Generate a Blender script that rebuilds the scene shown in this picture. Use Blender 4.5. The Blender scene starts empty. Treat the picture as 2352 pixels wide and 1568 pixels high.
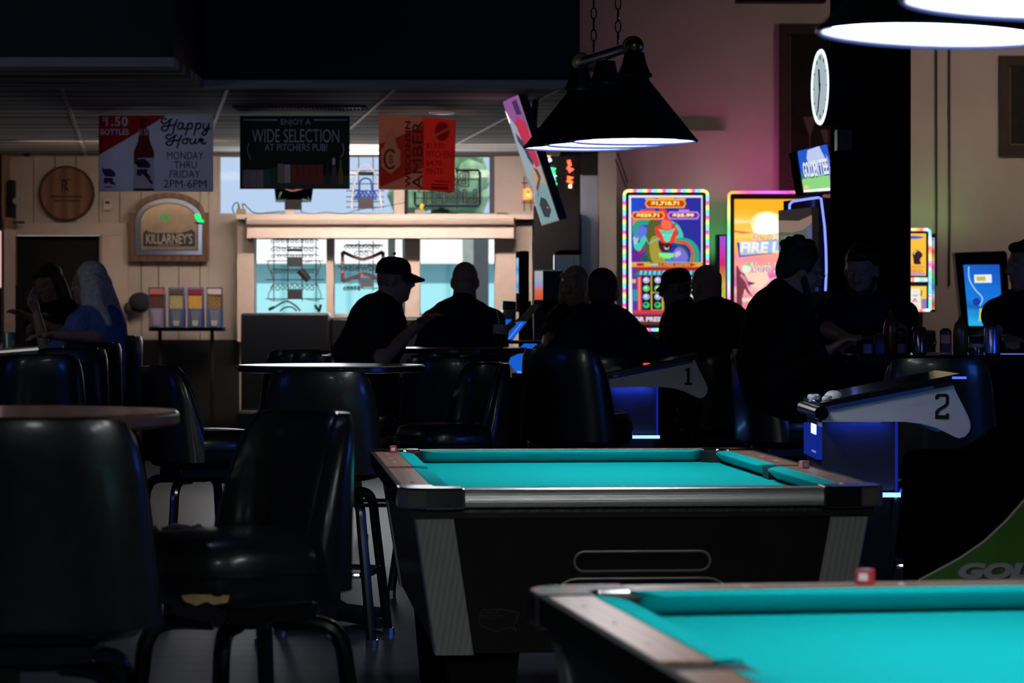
import bpy, bmesh, math, random
from mathutils import Vector, Matrix
random.seed(7)
sc = bpy.context.scene
COL = sc.collection
PI = math.pi
# ------------------------------------------------------------------ camera
F = 6700.0; CX = 1176.0; HY = 715.0; CZ = 1.28
cam_d = bpy.data.cameras.new('camera'); cam = bpy.data.objects.new('camera', cam_d); COL.objects.link(cam)
cam.location = (0, 0, CZ); cam.rotation_euler = (PI/2, 0, 0)
cam_d.sensor_fit = 'HORIZONTAL'; cam_d.sensor_width = 36.0; cam_d.lens = 36.0*F/2352
cam_d.shift_x = 0; cam_d.shift_y = (HY-784.0)/2352
cam_d.clip_start = 0.1; cam_d.clip_end = 200
cam_d.dof.use_dof = True; cam_d.dof.focus_distance = 11.0; cam_d.dof.aperture_fstop = 7.0
sc.camera = cam
# ------------------------------------------------------------------ view
sc.view_settings.view_transform = 'Standard'; sc.view_settings.look = 'None'
sc.view_settings.exposure = 0.0; sc.view_settings.gamma = 1.0; sc.view_settings.use_curve_mapping = False
sc.cycles.use_denoising = True
sc.cycles.max_bounces = 8; sc.cycles.transparent_max_bounces = 12
sc.cycles.sample_clamp_indirect = 6.0; sc.cycles.caustics_reflective = False; sc.cycles.caustics_refractive = False
# ------------------------------------------------------------------ world, sun
W = bpy.data.worlds.new('sky'); sc.world = W; W.use_nodes = True
bg = W.node_tree.nodes['Background']; bg.inputs[0].default_value = (0.52, 0.68, 0.92, 1); bg.inputs[1].default_value = 0.95
def lamp(name, typ, loc, energy, color=(1,1,1), rot=(0,0,0), size=0.1, size_y=None, spot=None, spread=180):
    d = bpy.data.lights.new(name, typ); d.energy = energy; d.color = color
    if typ == 'AREA':
        d.size = size; d.spread = math.radians(spread)
        if size_y: d.shape = 'RECTANGLE'; d.size_y = size_y
    elif typ == 'SUN': d.angle = 0.01
    else: d.shadow_soft_size = size
    if typ == 'SPOT' and spot: d.spot_size = spot; d.spot_blend = 0.8
    o = bpy.data.objects.new(name, d); o.location = loc; o.rotation_euler = rot; COL.objects.link(o); return o
lamp('sun', 'SUN', (0, -5, 30), 3.6, (1, .97, .92), (math.radians(42), 0, math.radians(12)))
def aim(p, q): return (Vector(q)-Vector(p)).to_track_quat('-Z', 'Y').to_euler()
# daylight at the windows, warm room lamps, and unseen lamps added for colour glow, glints and fill
lamp('window_daylight', 'AREA', (-1.2, 24.35, 1.9), 22, (.93, .97, 1), (math.radians(90), 0, PI), 2.6, 1.3)
lamp('booth_tube_lamp', 'AREA', (-.95, 23.1, 2.56), 24, (1, .79, .69), aim((0, 23.1, 2.56), (0, 24.5, 1.75)), 2.3, .08, spread=105)
lamp('board_wall_lamp', 'AREA', (-3.0, 22.6, 2.56), 4.3, (1, .72, .54), aim((0, 22.6, 2.56), (0, 25, 1.5)), 1.6, .08, spread=125)
lamp('hall_lamp', 'AREA', (4.3, 22.3, 3.5), 9, (1, .76, .62), aim((4.3, 22.3, 3.5), (4.1, 25, 2.5)), .6, .3, spread=125)
lamp('corner_lamp', 'POINT', (0.9, 22.6, 3.6), 4, (.95, .62, .80), size=.2)
lamp('wall_glow_magenta', 'AREA', (2.1, 24.35, 2.3), 2.7, (1, .10, .50), aim((2.1, 24.35, 2.3), (2.1, 25, 2.75)), .9, .1)  # added magenta lamp that puts the machine frames' glow on the wall
lamp('wall_glow_green', 'AREA', (1.72, 24.6, 1.9), 1.2, (.12, 1, .30), (math.radians(150), 0, 0), .25, .6)  # added green lamp washing the wall between the machines
lamp('wall_glow_third', 'AREA', (3.55, 24.6, 2.0), .8, (.45, .9, .30), (math.radians(150), 0, 0), .3, .3)  # added lamp for the greenish glow above the third machine
for nm, x, e, c in (('banner_fill_spot', -2.35, 15, (.80, .82, 1)), ('banner_fill_spot', -1.42, 20, (.88, .9, 1)), ('banner_fill_spot', -.62, 34, (1, .80, .72))):  # unseen spots added to brighten the banners
    lamp(nm, 'SPOT', (x, 17.62, 2.12), e, c, aim((x, 17.62, 2.12), (x, 19.6, 2.32)), size=.03, spot=math.radians(34))
lamp('bar_fill_light', 'AREA', (-3.7, 13.6, 2.3), 2.2, (.78, .84, 1), aim((-3.7, 13.6, 2.3), (-2.3, 15.8, 1.35)), .6, .35)  # unseen lamp added to brighten the grey haired person at the bar
lamp('blue_glint_lamp_right', 'AREA', (4.2, 9.0, 1.45), 15, (.04, .18, 1), aim((4.2, 9.0, 1.45), (0, 12, .8)), 1.3, .5)  # unseen blue lamp added for glints on the stool backs
lamp('blue_glint_lamp_left', 'AREA', (-3.9, 9.4, 1.5), 2.2, (.05, .12, 1), aim((-3.9, 9.4, 1.5), (-1, 12, .9)), 1.0, .4)  # weaker unseen blue lamp, added for glints on the other stool edges
lamp('front_fill_lamp', 'AREA', (-.8, -1.6, 3.3), 20, (.80, .92, .92), aim((-.8, -1.6, 3.3), (0, 8, .8)), .7, .5)  # unseen lamp behind the viewer, added as general fill
lamp('floor_fill_spot', 'SPOT', (-1.6, 6.9, 3.8), 62, (.46, .56, 1), (0, 0, 0), .2, spot=math.radians(60))  # unseen spot added to give the floor bluish light

# ------------------------------------------------------------------ helpers
def P(u, v, d): return Vector(((u-CX)/F*d, d, CZ-(v-HY)/F*d))
def X(u, d): return (u-CX)/F*d
def Z(v, d): return CZ-(v-HY)/F*d

class MB:
    def __init__(s): s.v = []; s.f = []
    def add(s, vs, fs):
        n = len(s.v); s.v += [tuple(v) for v in vs]; s.f += [tuple(i+n for i in f) for f in fs]; return s
    def boxb(s, x0, x1, y0, y1, z0, z1, M=None):
        vs = [Vector((x, y, z)) for z in (z0, z1) for y in (y0, y1) for x in (x0, x1)]
        if M is not None: vs = [M @ v for v in vs]
        return s.add(vs, [(0,2,3,1),(4,5,7,6),(0,1,5,4),(2,6,7,3),(0,4,6,2),(1,3,7,5)])
    def box(s, c, size, M=None):
        return s.boxb(c[0]-size[0]/2, c[0]+size[0]/2, c[1]-size[1]/2, c[1]+size[1]/2, c[2]-size[2]/2, c[2]+size[2]/2, M)
    def hexa(s, bot, top):
        return s.add(list(bot)+list(top), [(3,2,1,0),(4,5,6,7),(0,1,5,4),(1,2,6,5),(2,3,7,6),(3,0,4,7)])
    def prism(s, pts, y0, y1, fn=None):
        """polygon (x,z) extruded along y, or mapped with fn(x,z,y)"""
        fn = fn or (lambda x, z, y: (x, y, z)); n = len(pts)
        vs = [fn(p[0], p[1], y0) for p in pts]+[fn(p[0], p[1], y1) for p in pts]
        return s.add(vs, [tuple(range(n)), tuple(range(2*n-1, n-1, -1))]+[(i, i+n, (i+1) % n+n, (i+1) % n) for i in range(n)])
    def tube(s, path, r, n=8, closed=False):
        path = [Vector(p) for p in path]; m = len(path); rs = r if isinstance(r, (list, tuple)) else [r]*m
        rings = []; prev = None
        for i in range(m):
            a = path[(i-1) % m] if (closed or i > 0) else path[i]; b = path[(i+1) % m] if (closed or i < m-1) else path[i]
            t = (b-a).normalized() if (b-a).length > 1e-9 else Vector((0,0,1))
            if prev is None:
                ref = Vector((0,0,1)) if abs(t.z) < .9 else Vector((1,0,0)); nrm = t.cross(ref).normalized()
            else:
                nrm = prev-t*prev.dot(t); nrm = nrm.normalized() if nrm.length > 1e-6 else t.orthogonal().normalized()
            prev = nrm; bn = t.cross(nrm)
            rings.append([path[i]+(nrm*math.cos(2*PI*k/n)+bn*math.sin(2*PI*k/n))*rs[i] for k in range(n)])
        vs = [v for rg in rings for v in rg]; fs = []
        for i in range(m if closed else m-1):
            j = (i+1) % m
            for k in range(n): fs.append((i*n+k, i*n+(k+1) % n, j*n+(k+1) % n, j*n+k))
        if not closed: fs += [tuple(range(n-1, -1, -1)), tuple((m-1)*n+k for k in range(n))]
        return s.add(vs, fs)
    def lathe(s, prof, n=32, c=(0,0,0), M=None, caps=True):
        vs = []; fs = []; c = Vector(c)
        for r, z in prof:
            for k in range(n):
                p = Vector((r*math.cos(2*PI*k/n), r*math.sin(2*PI*k/n), z))
                vs.append((M @ p if M is not None else p)+c)
        m = len(prof)
        for i in range(m-1):
            for k in range(n): fs.append((i*n+k, i*n+(k+1) % n, (i+1)*n+(k+1) % n, (i+1)*n+k))
        caps = caps and prof[0] != prof[-1]
        if caps and prof[0][0] > 1e-6: fs.append(tuple(range(n-1, -1, -1)))
        if caps and prof[-1][0] > 1e-6: fs.append(tuple((m-1)*n+k for k in range(n)))
        return s.add(vs, fs)
    def ball(s, c, r, n=12, M=None):
        rx, ry, rz = r if isinstance(r, (tuple, list)) else (r, r, r); c = Vector(c); vs = []; fs = []; m = n//2+1
        for i in range(m+1):
            th = PI*i/m
            for k in range(n):
                p = Vector((rx*math.sin(th)*math.cos(2*PI*k/n), ry*math.sin(th)*math.sin(2*PI*k/n), rz*math.cos(th)))
                vs.append((M @ p if M is not None else p)+c)
        for i in range(m):
            for k in range(n): fs.append((i*n+k, (i+1)*n+k, (i+1)*n+(k+1) % n, i*n+(k+1) % n))
        return s.add(vs, fs)
    def cone(s, a, b, ra, rb, n=12):
        """tapered limb with round ends"""
        a = Vector(a); b = Vector(b); t = (b-a).normalized()
        pts = []; rs = []
        for k in range(1, 4): an = PI/2*k/4; pts.append(a-t*ra*math.cos(an)); rs.append(ra*math.sin(an))
        pts += [a, b]; rs += [ra, rb]
        for k in range(3, 0, -1): an = PI/2*k/4; pts.append(b+t*rb*math.cos(an)); rs.append(rb*math.sin(an))
        return s.tube(pts, rs, n)
    def mesh(s, name):
        me = bpy.data.meshes.new(name); me.from_pydata([tuple(v) for v in s.v], [], s.f)
        bm = bmesh.new(); bm.from_mesh(me); bmesh.ops.remove_doubles(bm, verts=bm.verts, dist=1e-6)
        bmesh.ops.recalc_face_normals(bm, faces=bm.faces); bm.to_mesh(me); bm.free(); return me
    def build(s, name, m, parent=None, smooth=True, bevel=0, off=None, angle=35):
        if off is not None: s.v = [tuple(Vector(v)-Vector(off)) for v in s.v]
        me = s.mesh(name)
        if m is not None: me.materials.append(m)
        o = bpy.data.objects.new(name, me); COL.objects.link(o)
        if parent is not None: o.parent = parent
        if bevel:
            b = o.modifiers.new('bevel', 'BEVEL'); b.width = bevel; b.segments = 2; b.limit_method = 'ANGLE'; b.angle_limit = math.radians(40)
        if smooth:
            me.polygons.foreach_set('use_smooth', [True]*len(me.polygons)); me.set_sharp_from_angle(angle=math.radians(angle))
        return o

def tag(o, label, cat, group=None, kind=None):
    o['label'] = label; o['category'] = cat
    if group: o['group'] = group
    if kind: o['kind'] = kind
    return o
def thing(name, label, cat, loc=(0,0,0), rz=0, group=None, kind=None):
    o = bpy.data.objects.new(name, None); COL.objects.link(o); o.location = loc; o.rotation_euler = (0, 0, rz)
    o.empty_display_size = .1
    return tag(o, label, cat, group, kind)
def struct(mb, name, m, label=None, **k):
    o = mb.build(name, m, smooth=False, **k); o['kind'] = 'structure'
    if label: o['label'] = label
    o['category'] = name.split('_')[0]; return o
def dup(root, loc, rz, label, group=None):
    r = root.copy(); COL.objects.link(r); r.location = loc; r.rotation_euler = (0, 0, rz); r['label'] = label
    if group: r['group'] = group
    for ch in list(root.children):
        c = ch.copy(); COL.objects.link(c); c.parent = r
        for g in list(ch.children):
            e = g.copy(); COL.objects.link(e); e.parent = c
    return r

# ------------------------------------------------------------------ materials
def mat(name, col, rough=.5, metal=0., noise=0., nscale=12., bump=0., coat=0., trans=0., spec=.5, alpha=1.):
    m = bpy.data.materials.new(name); m.use_nodes = True; nt = m.node_tree; b = nt.nodes['Principled BSDF']
    b.inputs['Base Color'].default_value = (*col, 1); b.inputs['Roughness'].default_value = rough; b.inputs['Metallic'].default_value = metal
    b.inputs['Specular IOR Level'].default_value = spec
    if coat: b.inputs['Coat Weight'].default_value = coat; b.inputs['Coat Roughness'].default_value = .12
    if trans: b.inputs['Transmission Weight'].default_value = trans
    if alpha < 1: b.inputs['Alpha'].default_value = alpha
    tc = nt.nodes.new('ShaderNodeTexCoord'); nz = nt.nodes.new('ShaderNodeTexNoise'); nz.inputs['Scale'].default_value = nscale; nz.inputs['Detail'].default_value = 4
    nt.links.new(tc.outputs['Object'], nz.inputs['Vector'])
    if noise:
        cr = nt.nodes.new('ShaderNodeValToRGB'); e = cr.color_ramp.elements
        e[0].position = .3; e[1].position = .7
        e[0].color = (*[max(0, c*(1-noise)) for c in col], 1); e[1].color = (*[min(1, c*(1+noise)) for c in col], 1)
        nt.links.new(nz.outputs['Fac'], cr.inputs[0]); nt.links.new(cr.outputs[0], b.inputs['Base Color'])
    if bump:
        bp = nt.nodes.new('ShaderNodeBump'); bp.inputs['Strength'].default_value = bump; bp.inputs['Distance'].default_value = .01
        nt.links.new(nz.outputs['Fac'], bp.inputs['Height']); nt.links.new(bp.outputs[0], b.inputs['Normal'])
    return m
_ec = {}
def emit(col, strength=1.0):
    key = (tuple(round(c, 3) for c in col), strength)
    if key in _ec: return _ec[key]
    m = bpy.data.materials.new('glow'); m.use_nodes = True; nt = m.node_tree; nt.nodes.remove(nt.nodes['Principled BSDF'])
    e = nt.nodes.new('ShaderNodeEmission'); e.inputs[0].default_value = (*col, 1); e.inputs[1].default_value = strength
    nt.links.new(e.outputs[0], nt.nodes['Material Output'].inputs[0]); _ec[key] = m; return m
def emit_ramp(stops, vec=(0,0,1), scale=1., offset=0., strength=1., noise=0., repeat=True, const=False):
    """display or LED strip: colour runs along an object-space direction"""
    m = bpy.data.materials.new('display'); m.use_nodes = True; nt = m.node_tree; nt.nodes.remove(nt.nodes['Principled BSDF'])
    L = nt.links.new; N = nt.nodes.new
    tc = N('ShaderNodeTexCoord'); dp = N('ShaderNodeVectorMath'); dp.operation = 'DOT_PRODUCT'; dp.inputs[1].default_value = vec
    L(tc.outputs['Object'], dp.inputs[0])
    ma = N('ShaderNodeMath'); ma.operation = 'MULTIPLY_ADD'; ma.inputs[1].default_value = scale; ma.inputs[2].default_value = offset
    L(dp.outputs['Value'], ma.inputs[0]); out = ma.outputs[0]
    if noise:
        nz = N('ShaderNodeTexNoise'); nz.inputs['Scale'].default_value = 5; L(tc.outputs['Object'], nz.inputs['Vector'])
        mp = N('ShaderNodeMapping'); mp.inputs['Scale'].default_value = (.35, 1, 1.6); L(tc.outputs['Object'], mp.inputs[0]); L(mp.outputs[0], nz.inputs['Vector'])
        m2 = N('ShaderNodeMath'); m2.operation = 'MULTIPLY_ADD'; m2.inputs[1].default_value = noise; L(nz.outputs['Fac'], m2.inputs[0]); L(out, m2.inputs[2]); out = m2.outputs[0]
    if repeat:
        fr = N('ShaderNodeMath'); fr.operation = 'FRACT'; L(out, fr.inputs[0]); out = fr.outputs[0]
    cr = N('ShaderNodeValToRGB'); el = cr.color_ramp.elements
    if const: cr.color_ramp.interpolation = 'CONSTANT'
    while len(el) > 1: el.remove(el[-1])
    el[0].position = stops[0][0]; el[0].color = (*stops[0][1], 1)
    for p, c in stops[1:]:
        e = el.new(p); e.color = (*c, 1)
    L(out, cr.inputs[0]); em = N('ShaderNodeEmission'); em.inputs[1].default_value = strength; L(cr.outputs[0], em.inputs[0])
    L(em.outputs[0], nt.nodes['Material Output'].inputs[0]); return m
def banded(name, c1, c2, vec, scale, rough=.6, width=.5, nscale=6., noise=.25, stretch=(1,1,1), metal=0, bump=.2, spec=.5):
    """base colour with fine parallel bands (grain, corrugation, tile ribs)"""
    m = bpy.data.materials.new(name); m.use_nodes = True; nt = m.node_tree; b = nt.nodes['Principled BSDF']; L = nt.links.new; N = nt.nodes.new
    tc = N('ShaderNodeTexCoord'); dp = N('ShaderNodeVectorMath'); dp.operation = 'DOT_PRODUCT'; dp.inputs[1].default_value = vec; L(tc.outputs['Object'], dp.inputs[0])
    nz = N('ShaderNodeTexNoise'); nz.inputs['Scale'].default_value = nscale; nz.inputs['Detail'].default_value = 5
    mp = N('ShaderNodeMapping'); mp.inputs['Scale'].default_value = stretch; L(tc.outputs['Object'], mp.inputs[0]); L(mp.outputs[0], nz.inputs['Vector'])
    m1 = N('ShaderNodeMath'); m1.operation = 'MULTIPLY'; m1.inputs[1].default_value = scale; L(dp.outputs['Value'], m1.inputs[0])
    m2 = N('ShaderNodeMath'); m2.operation = 'MULTIPLY_ADD'; m2.inputs[1].default_value = noise; L(nz.outputs['Fac'], m2.inputs[0]); L(m1.outputs[0], m2.inputs[2])
    fr = N('ShaderNodeMath'); fr.operation = 'PINGPONG'; fr.inputs[1].default_value = .5; L(m2.outputs[0], fr.inputs[0])
    cr = N('ShaderNodeValToRGB'); e = cr.color_ramp.elements; e[0].position = 0; e[0].color = (*c1, 1); e[1].position = width; e[1].color = (*c2, 1)
    L(fr.outputs[0], cr.inputs[0]); L(cr.outputs[0], b.inputs['Base Color'])
    b.inputs['Roughness'].default_value = rough; b.inputs['Metallic'].default_value = metal; b.inputs['Specular IOR Level'].default_value = spec
    if bump:
        bp = N('ShaderNodeBump'); bp.inputs['Strength'].default_value = bump; bp.inputs['Distance'].default_value = .004; L(fr.outputs[0], bp.inputs['Height']); L(bp.outputs[0], b.inputs['Normal'])
    return m
def cloth_banner(name, col, tr=.5):
    m = mat(name, col, .8, noise=.06, nscale=9, spec=.08); nt = m.node_tree; b = nt.nodes['Principled BSDF']
    t = nt.nodes.new('ShaderNodeBsdfTranslucent'); t.inputs[0].default_value = (*col, 1)
    mx = nt.nodes.new('ShaderNodeMixShader'); mx.inputs[0].default_value = tr
    nt.links.new(b.outputs[0], mx.inputs[1]); nt.links.new(t.outputs[0], mx.inputs[2]); nt.links.new(mx.outputs[0], nt.nodes['Material Output'].inputs[0]); return m
def pane_glass(name, tint=(1,1,1), gl=.06):
    m = bpy.data.materials.new(name); m.use_nodes = True; nt = m.node_tree; nt.nodes.remove(nt.nodes['Principled BSDF']); N = nt.nodes.new
    t = N('ShaderNodeBsdfTransparent'); t.inputs[0].default_value = (*tint, 1); g = N('ShaderNodeBsdfGlossy'); g.inputs['Roughness'].default_value = .03
    mx = N('ShaderNodeMixShader'); fr = N('ShaderNodeFresnel'); fr.inputs[0].default_value = 1.12
    nt.links.new(fr.outputs[0], mx.inputs[0]); nt.links.new(t.outputs[0], mx.inputs[1]); nt.links.new(g.outputs[0], mx.inputs[2])
    nt.links.new(mx.outputs[0], nt.nodes['Material Output'].inputs[0]); return m

M = {}
M['floor'] = banded('plank_floor', (.029,.031,.042), (.068,.074,.100), (0,1,0), 5.0, .42, .12, 3, .05, (.5,3,1), bump=.1)
M['ceil'] = banded('ribbed_ceiling_tile', (.11,.10,.09), (.62,.58,.54), (0,1,0), 2.6, .85, .42, 2.2, 2.2, (.12,3,1), spec=.1)
M['highceil'] = mat('dark_ceiling', (.06,.055,.06), .9, noise=.2)
M['navy'] = mat('navy_paint', (.018,.020,.028), .7, noise=.15, nscale=4)
M['navy2'] = mat('blue_black_paint', (.030,.036,.060), .5, noise=.15, nscale=4)
M['wall'] = mat('warm_white_paint', (.55,.50,.44), .85, noise=.05, nscale=3, bump=.05)
M['wallr'] = mat('plaster_paint', (.52,.47,.43), .85, noise=.06, nscale=3, bump=.08)
M['shiplap'] = mat('white_board_paint', (.56,.49,.42), .75, noise=.08, nscale=5)
M['groove'] = mat('dark_gap', (.05,.04,.035), .9, noise=.2)
M['wains'] = mat('black_wainscot', (.010,.010,.011), .5, noise=.3)
M['trim'] = mat('cream_trim_paint', (.66,.56,.48), .6, noise=.05)
M['black'] = mat('black_paint', (.007,.007,.009), .6, noise=.3, spec=.25)
M['blackm'] = mat('black_matte', (.010,.010,.012), .8, noise=.3)
M['plastic'] = mat('black_plastic', (.012,.012,.015), .3, noise=.3)
M['vinyl'] = mat('black_vinyl', (.010,.011,.013), .33, noise=.3, nscale=30, bump=.08, coat=.35)
M['foam'] = mat('yellow_foam', (.62,.42,.20), .95, noise=.2, nscale=60, bump=.5)
M['lint'] = mat('grey_frayed_cover', (.08,.075,.075), .95, noise=.5, nscale=80, bump=.8)
M['chrome'] = mat('chrome', (.55,.56,.6), .12, 1., noise=.05)
M['dchrome'] = mat('dark_chrome', (.10,.105,.12), .16, 1., noise=.1)
M['alu'] = banded('brushed_aluminium', (.80,.79,.74), (.95,.94,.90), (0,0,1), 160, .36, .5, 20, .5, (1,1,8), metal=.9, bump=.1)
M['rimm'] = mat('pale_metal_rim', (.60,.58,.50), .4, .3, noise=.1)
M['alupost'] = banded('ribbed_aluminium', (.62,.61,.54), (.80,.79,.72), (1,1,0), 60, .5, .5, 20, .2, (1,1,1), metal=.35, bump=.15)
M['cast'] = mat('polished_casting', (.62,.63,.64), .14, 1., noise=.1, nscale=30)
M['railwood'] = banded('walnut_rail', (.30,.165,.115), (.40,.235,.17), (1,0,0), 40, .28, .5, 4, 2.5, (3,.4,1), bump=.02)
M['cab'] = mat('dark_walnut_laminate', (.022,.013,.010), .38, noise=.35, nscale=5)
M['felt'] = mat('teal_felt', (.004,.47,.49), .95, noise=.05, nscale=90, spec=.05)
M['pocket'] = mat('black_pocket', (.004,.004,.005), .6, noise=.2)
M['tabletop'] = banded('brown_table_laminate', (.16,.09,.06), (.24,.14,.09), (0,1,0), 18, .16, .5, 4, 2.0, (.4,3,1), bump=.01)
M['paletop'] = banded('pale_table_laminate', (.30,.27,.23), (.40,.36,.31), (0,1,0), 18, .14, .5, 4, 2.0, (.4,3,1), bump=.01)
M['white'] = mat('white_panel', (.78,.78,.90), .4, noise=.03)
M['ink'] = mat('black_ink', (.006,.006,.008), .6, noise=.2)
M['chalk'] = mat('red_chalk_paper', (.55,.035,.055), .6, noise=.2, nscale=50)
M['chalk2'] = mat('pink_chalk_paper', (.75,.30,.30), .6, noise=.2, nscale=50)
M['paper'] = mat('white_label', (.8,.78,.78), .6, noise=.05)
M['shade'] = mat('black_lamp_shade', (.010,.012,.012), .30, noise=.2)
M['shadein'] = mat('white_enamel', (.9,.9,.9), .5, noise=.02)
M['brass'] = mat('dull_brass', (.30,.24,.14), .3, 1., noise=.2)
M['steel'] = banded('brushed_steel', (.30,.34,.42), (.45,.50,.60), (1,0,0), 60, .3, .5, 10, .5, (8,1,1), metal=.9, bump=.05)
M['glass'] = pane_glass('window_glass')
M['clear'] = pane_glass('clear_plastic', (.97,.98,1), .1)
M['wire'] = mat('dark_wire', (.012,.012,.014), .6, noise=.2)
M['skin'] = mat('skin', (.42,.25,.18), .55, noise=.08, nscale=14)
M['bulb'] = emit((.93,.97,1.0), 17)

# ------------------------------------------------------------------ lettering
def text_mesh(txt, bold=0., shear=0., outline=0., spacing=1.):
    cu = bpy.data.curves.new('lettering', 'FONT'); cu.body = txt; cu.size = 1; cu.offset = bold; cu.shear = shear; cu.space_character = spacing
    if outline: cu.fill_mode = 'NONE'; cu.bevel_depth = outline; cu.bevel_resolution = 1; cu.resolution_u = 3
    else: cu.extrude = .004; cu.resolution_u = 4
    o = bpy.data.objects.new('lettering', cu); COL.objects.link(o)
    dg = bpy.context.evaluated_depsgraph_get(); me = bpy.data.meshes.new_from_object(o.evaluated_get(dg))
    bpy.data.objects.remove(o); return me
def lettering(txt, m, parent, fn, box, bold=0., shear=0., outline=0., vert=False, mirror=False, name='lettering', thick=.0008, spacing=1., lift=0.):
    """lettering fitted into box (a0,a1,b0,b1) of a surface; fn(a,b,out) -> local point, b grows downward"""
    me = text_mesh(txt, bold, shear, outline, spacing); vs = [v.co.copy() for v in me.vertices]
    if not vs: return None
    x0 = min(v.x for v in vs); x1 = max(v.x for v in vs); y0 = min(v.y for v in vs); y1 = max(v.y for v in vs)
    zs = max(abs(v.z) for v in vs) or 1
    a0, a1, b0, b1 = box
    for v in me.vertices:
        s = (v.co.x-x0)/(x1-x0); t = (v.co.y-y0)/(y1-y0)
        if mirror: s = 1-s
        o = lift+(v.co.z/zs*.5+.5)*thick
        if vert: a = a0+(1-t)*(a1-a0); b = b1-s*(b1-b0)
        else: a = a0+s*(a1-a0); b = b1-t*(b1-b0)
        v.co = Vector(fn(a, b, o))
    bm = bmesh.new(); bm.from_mesh(me); bmesh.ops.recalc_face_normals(bm, faces=bm.faces); bm.to_mesh(me); bm.free()
    me.materials.clear(); me.materials.append(m); o = bpy.data.objects.new(name, me); COL.objects.link(o); o.parent = parent; return o

class Board:
    """a flat board seen square on: picture coordinates (u,v) at distance d mapped to its own local metres"""
    def __init__(s, root, u0, v0, d, flip=1): s.root = root; s.u0 = u0; s.v0 = v0; s.S = d/F
    def fn(s, a, b, o): return ((a-s.u0)*s.S, -o, -(b-s.v0)*s.S)
    def poly(s, name, pts, m, lift=.001, th=.0012, parent=None):
        mb = MB(); mb.prism(pts, lift, lift+th, lambda x, z, y: s.fn(x, z, y)); return mb.build(name, m, parent or s.root, smooth=False)
    def rect(s, name, a0, a1, b0, b1, m, lift=.001, th=.0012, parent=None):
        return s.poly(name, [(a0,b0),(a1,b0),(a1,b1),(a0,b1)], m, lift, th, parent)
    def polys(s, name, lst, m, lift=.001, th=.0012, parent=None):
        mb = MB()
        for pts in lst: mb.prism(pts, lift, lift+th, lambda x, z, y: s.fn(x, z, y))
        return mb.build(name, m, parent or s.root, smooth=False)
    def text(s, txt, box, m, parent=None, lift=.004, **k): return lettering(txt, m, parent or s.root, s.fn, box, lift=lift, **k)
class QBoard(Board):
    """a flat board standing obliquely: unit square (a,b) spanned over four corners given in world space"""
    def __init__(s, root, tl, tr, br, bl):
        o = Vector(root.location); s.root = root; s.c = [Vector(c)-o for c in (tl, tr, br, bl)]
        n = (s.c[1]-s.c[0]).cross(s.c[3]-s.c[0]).normalized()
        cen = sum(s.c, Vector())/4+o
        if n.dot(Vector((0,0,CZ))-cen) < 0: n = -n
        s.n = n
    def fn(s, a, b, o):
        t = s.c[0].lerp(s.c[1], a); u = s.c[3].lerp(s.c[2], a); return t.lerp(u, b)+s.n*o
def ell(cx, cy, rx, ry, n=20, a0=0, a1=2*PI):
    full = abs(a1-a0-2*PI) < 1e-6
    return [(cx+rx*math.cos(a0+(a1-a0)*k/(n if full else n-1)), cy+ry*math.sin(a0+(a1-a0)*k/(n if full else n-1))) for k in range(n)]
def stroke(pts, w):
    """flat ribbon polygon following a polyline; w is a width or list"""
    n = len(pts); ws = w if isinstance(w, (list, tuple)) else [w]*n; L = []; R = []
    for i in range(n):
        a = Vector(pts[max(0, i-1)]); b = Vector(pts[min(n-1, i+1)]); t = (b-a).normalized(); nn = Vector((-t.y, t.x)); p = Vector(pts[i])
        L.append(tuple(p+nn*ws[i]/2)); R.append(tuple(p-nn*ws[i]/2))
    return L+R[::-1]
def spline(pts, k=6, closed=False):
    out = []; n = len(pts); V = [Vector(p) for p in pts]
    for i in range(n if closed else n-1):
        if closed: p0, p1, p2, p3 = V[(i-1) % n], V[i], V[(i+1) % n], V[(i+2) % n]
        else: p0, p1, p2, p3 = V[max(0, i-1)], V[i], V[i+1], V[min(n-1, i+2)]
        for j in range(k):
            t = j/k; out.append(.5*((2*p1)+(p2-p0)*t+(2*p0-5*p1+4*p2-p3)*t*t+(3*p1-p0-3*p2+p3)*t**3))
    if not closed: out.append(V[-1])
    return out
# ================================================================== SETTING
D = 25.0
def WB(mb, u0, u1, v0, v1, y0=25.0, y1=25.2, d=25.0): return mb.boxb(X(u0, d), X(u1, d), y0, y1, Z(v1, d), Z(v0, d))
CL = 2.61; XL = -4.35; XR = 5.2; HC = 3.98; SX = X(1332, 17.4)
struct(MB().boxb(XL-.2, XR+.2, -3.2, 25.2, -.12, 0), 'floor', M['floor'])
struct(MB().boxb(XL-.2, XR+.2, -3.2, 25.2, HC, HC+.12), 'ceiling', M['highceil'])
struct(MB().boxb(XL-.2, XL, -3.2, 25.2, 0, HC), 'wall_left', M['wallr'])
struct(MB().boxb(XR, XR+.2, -3.2, 25.2, 0, HC), 'wall_right', M['wallr'])
struct(MB().boxb(XL, XR, -3.2, -3.0, 0, HC), 'wall_front', M['navy'])
struct(MB().boxb(XL, X(400, 15.85), 15.85, 17.4, CL+.05, HC).boxb(XL, SX, 17.4, 25.0, CL+.05, HC), 'wall_soffit', M['navy'])
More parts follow.
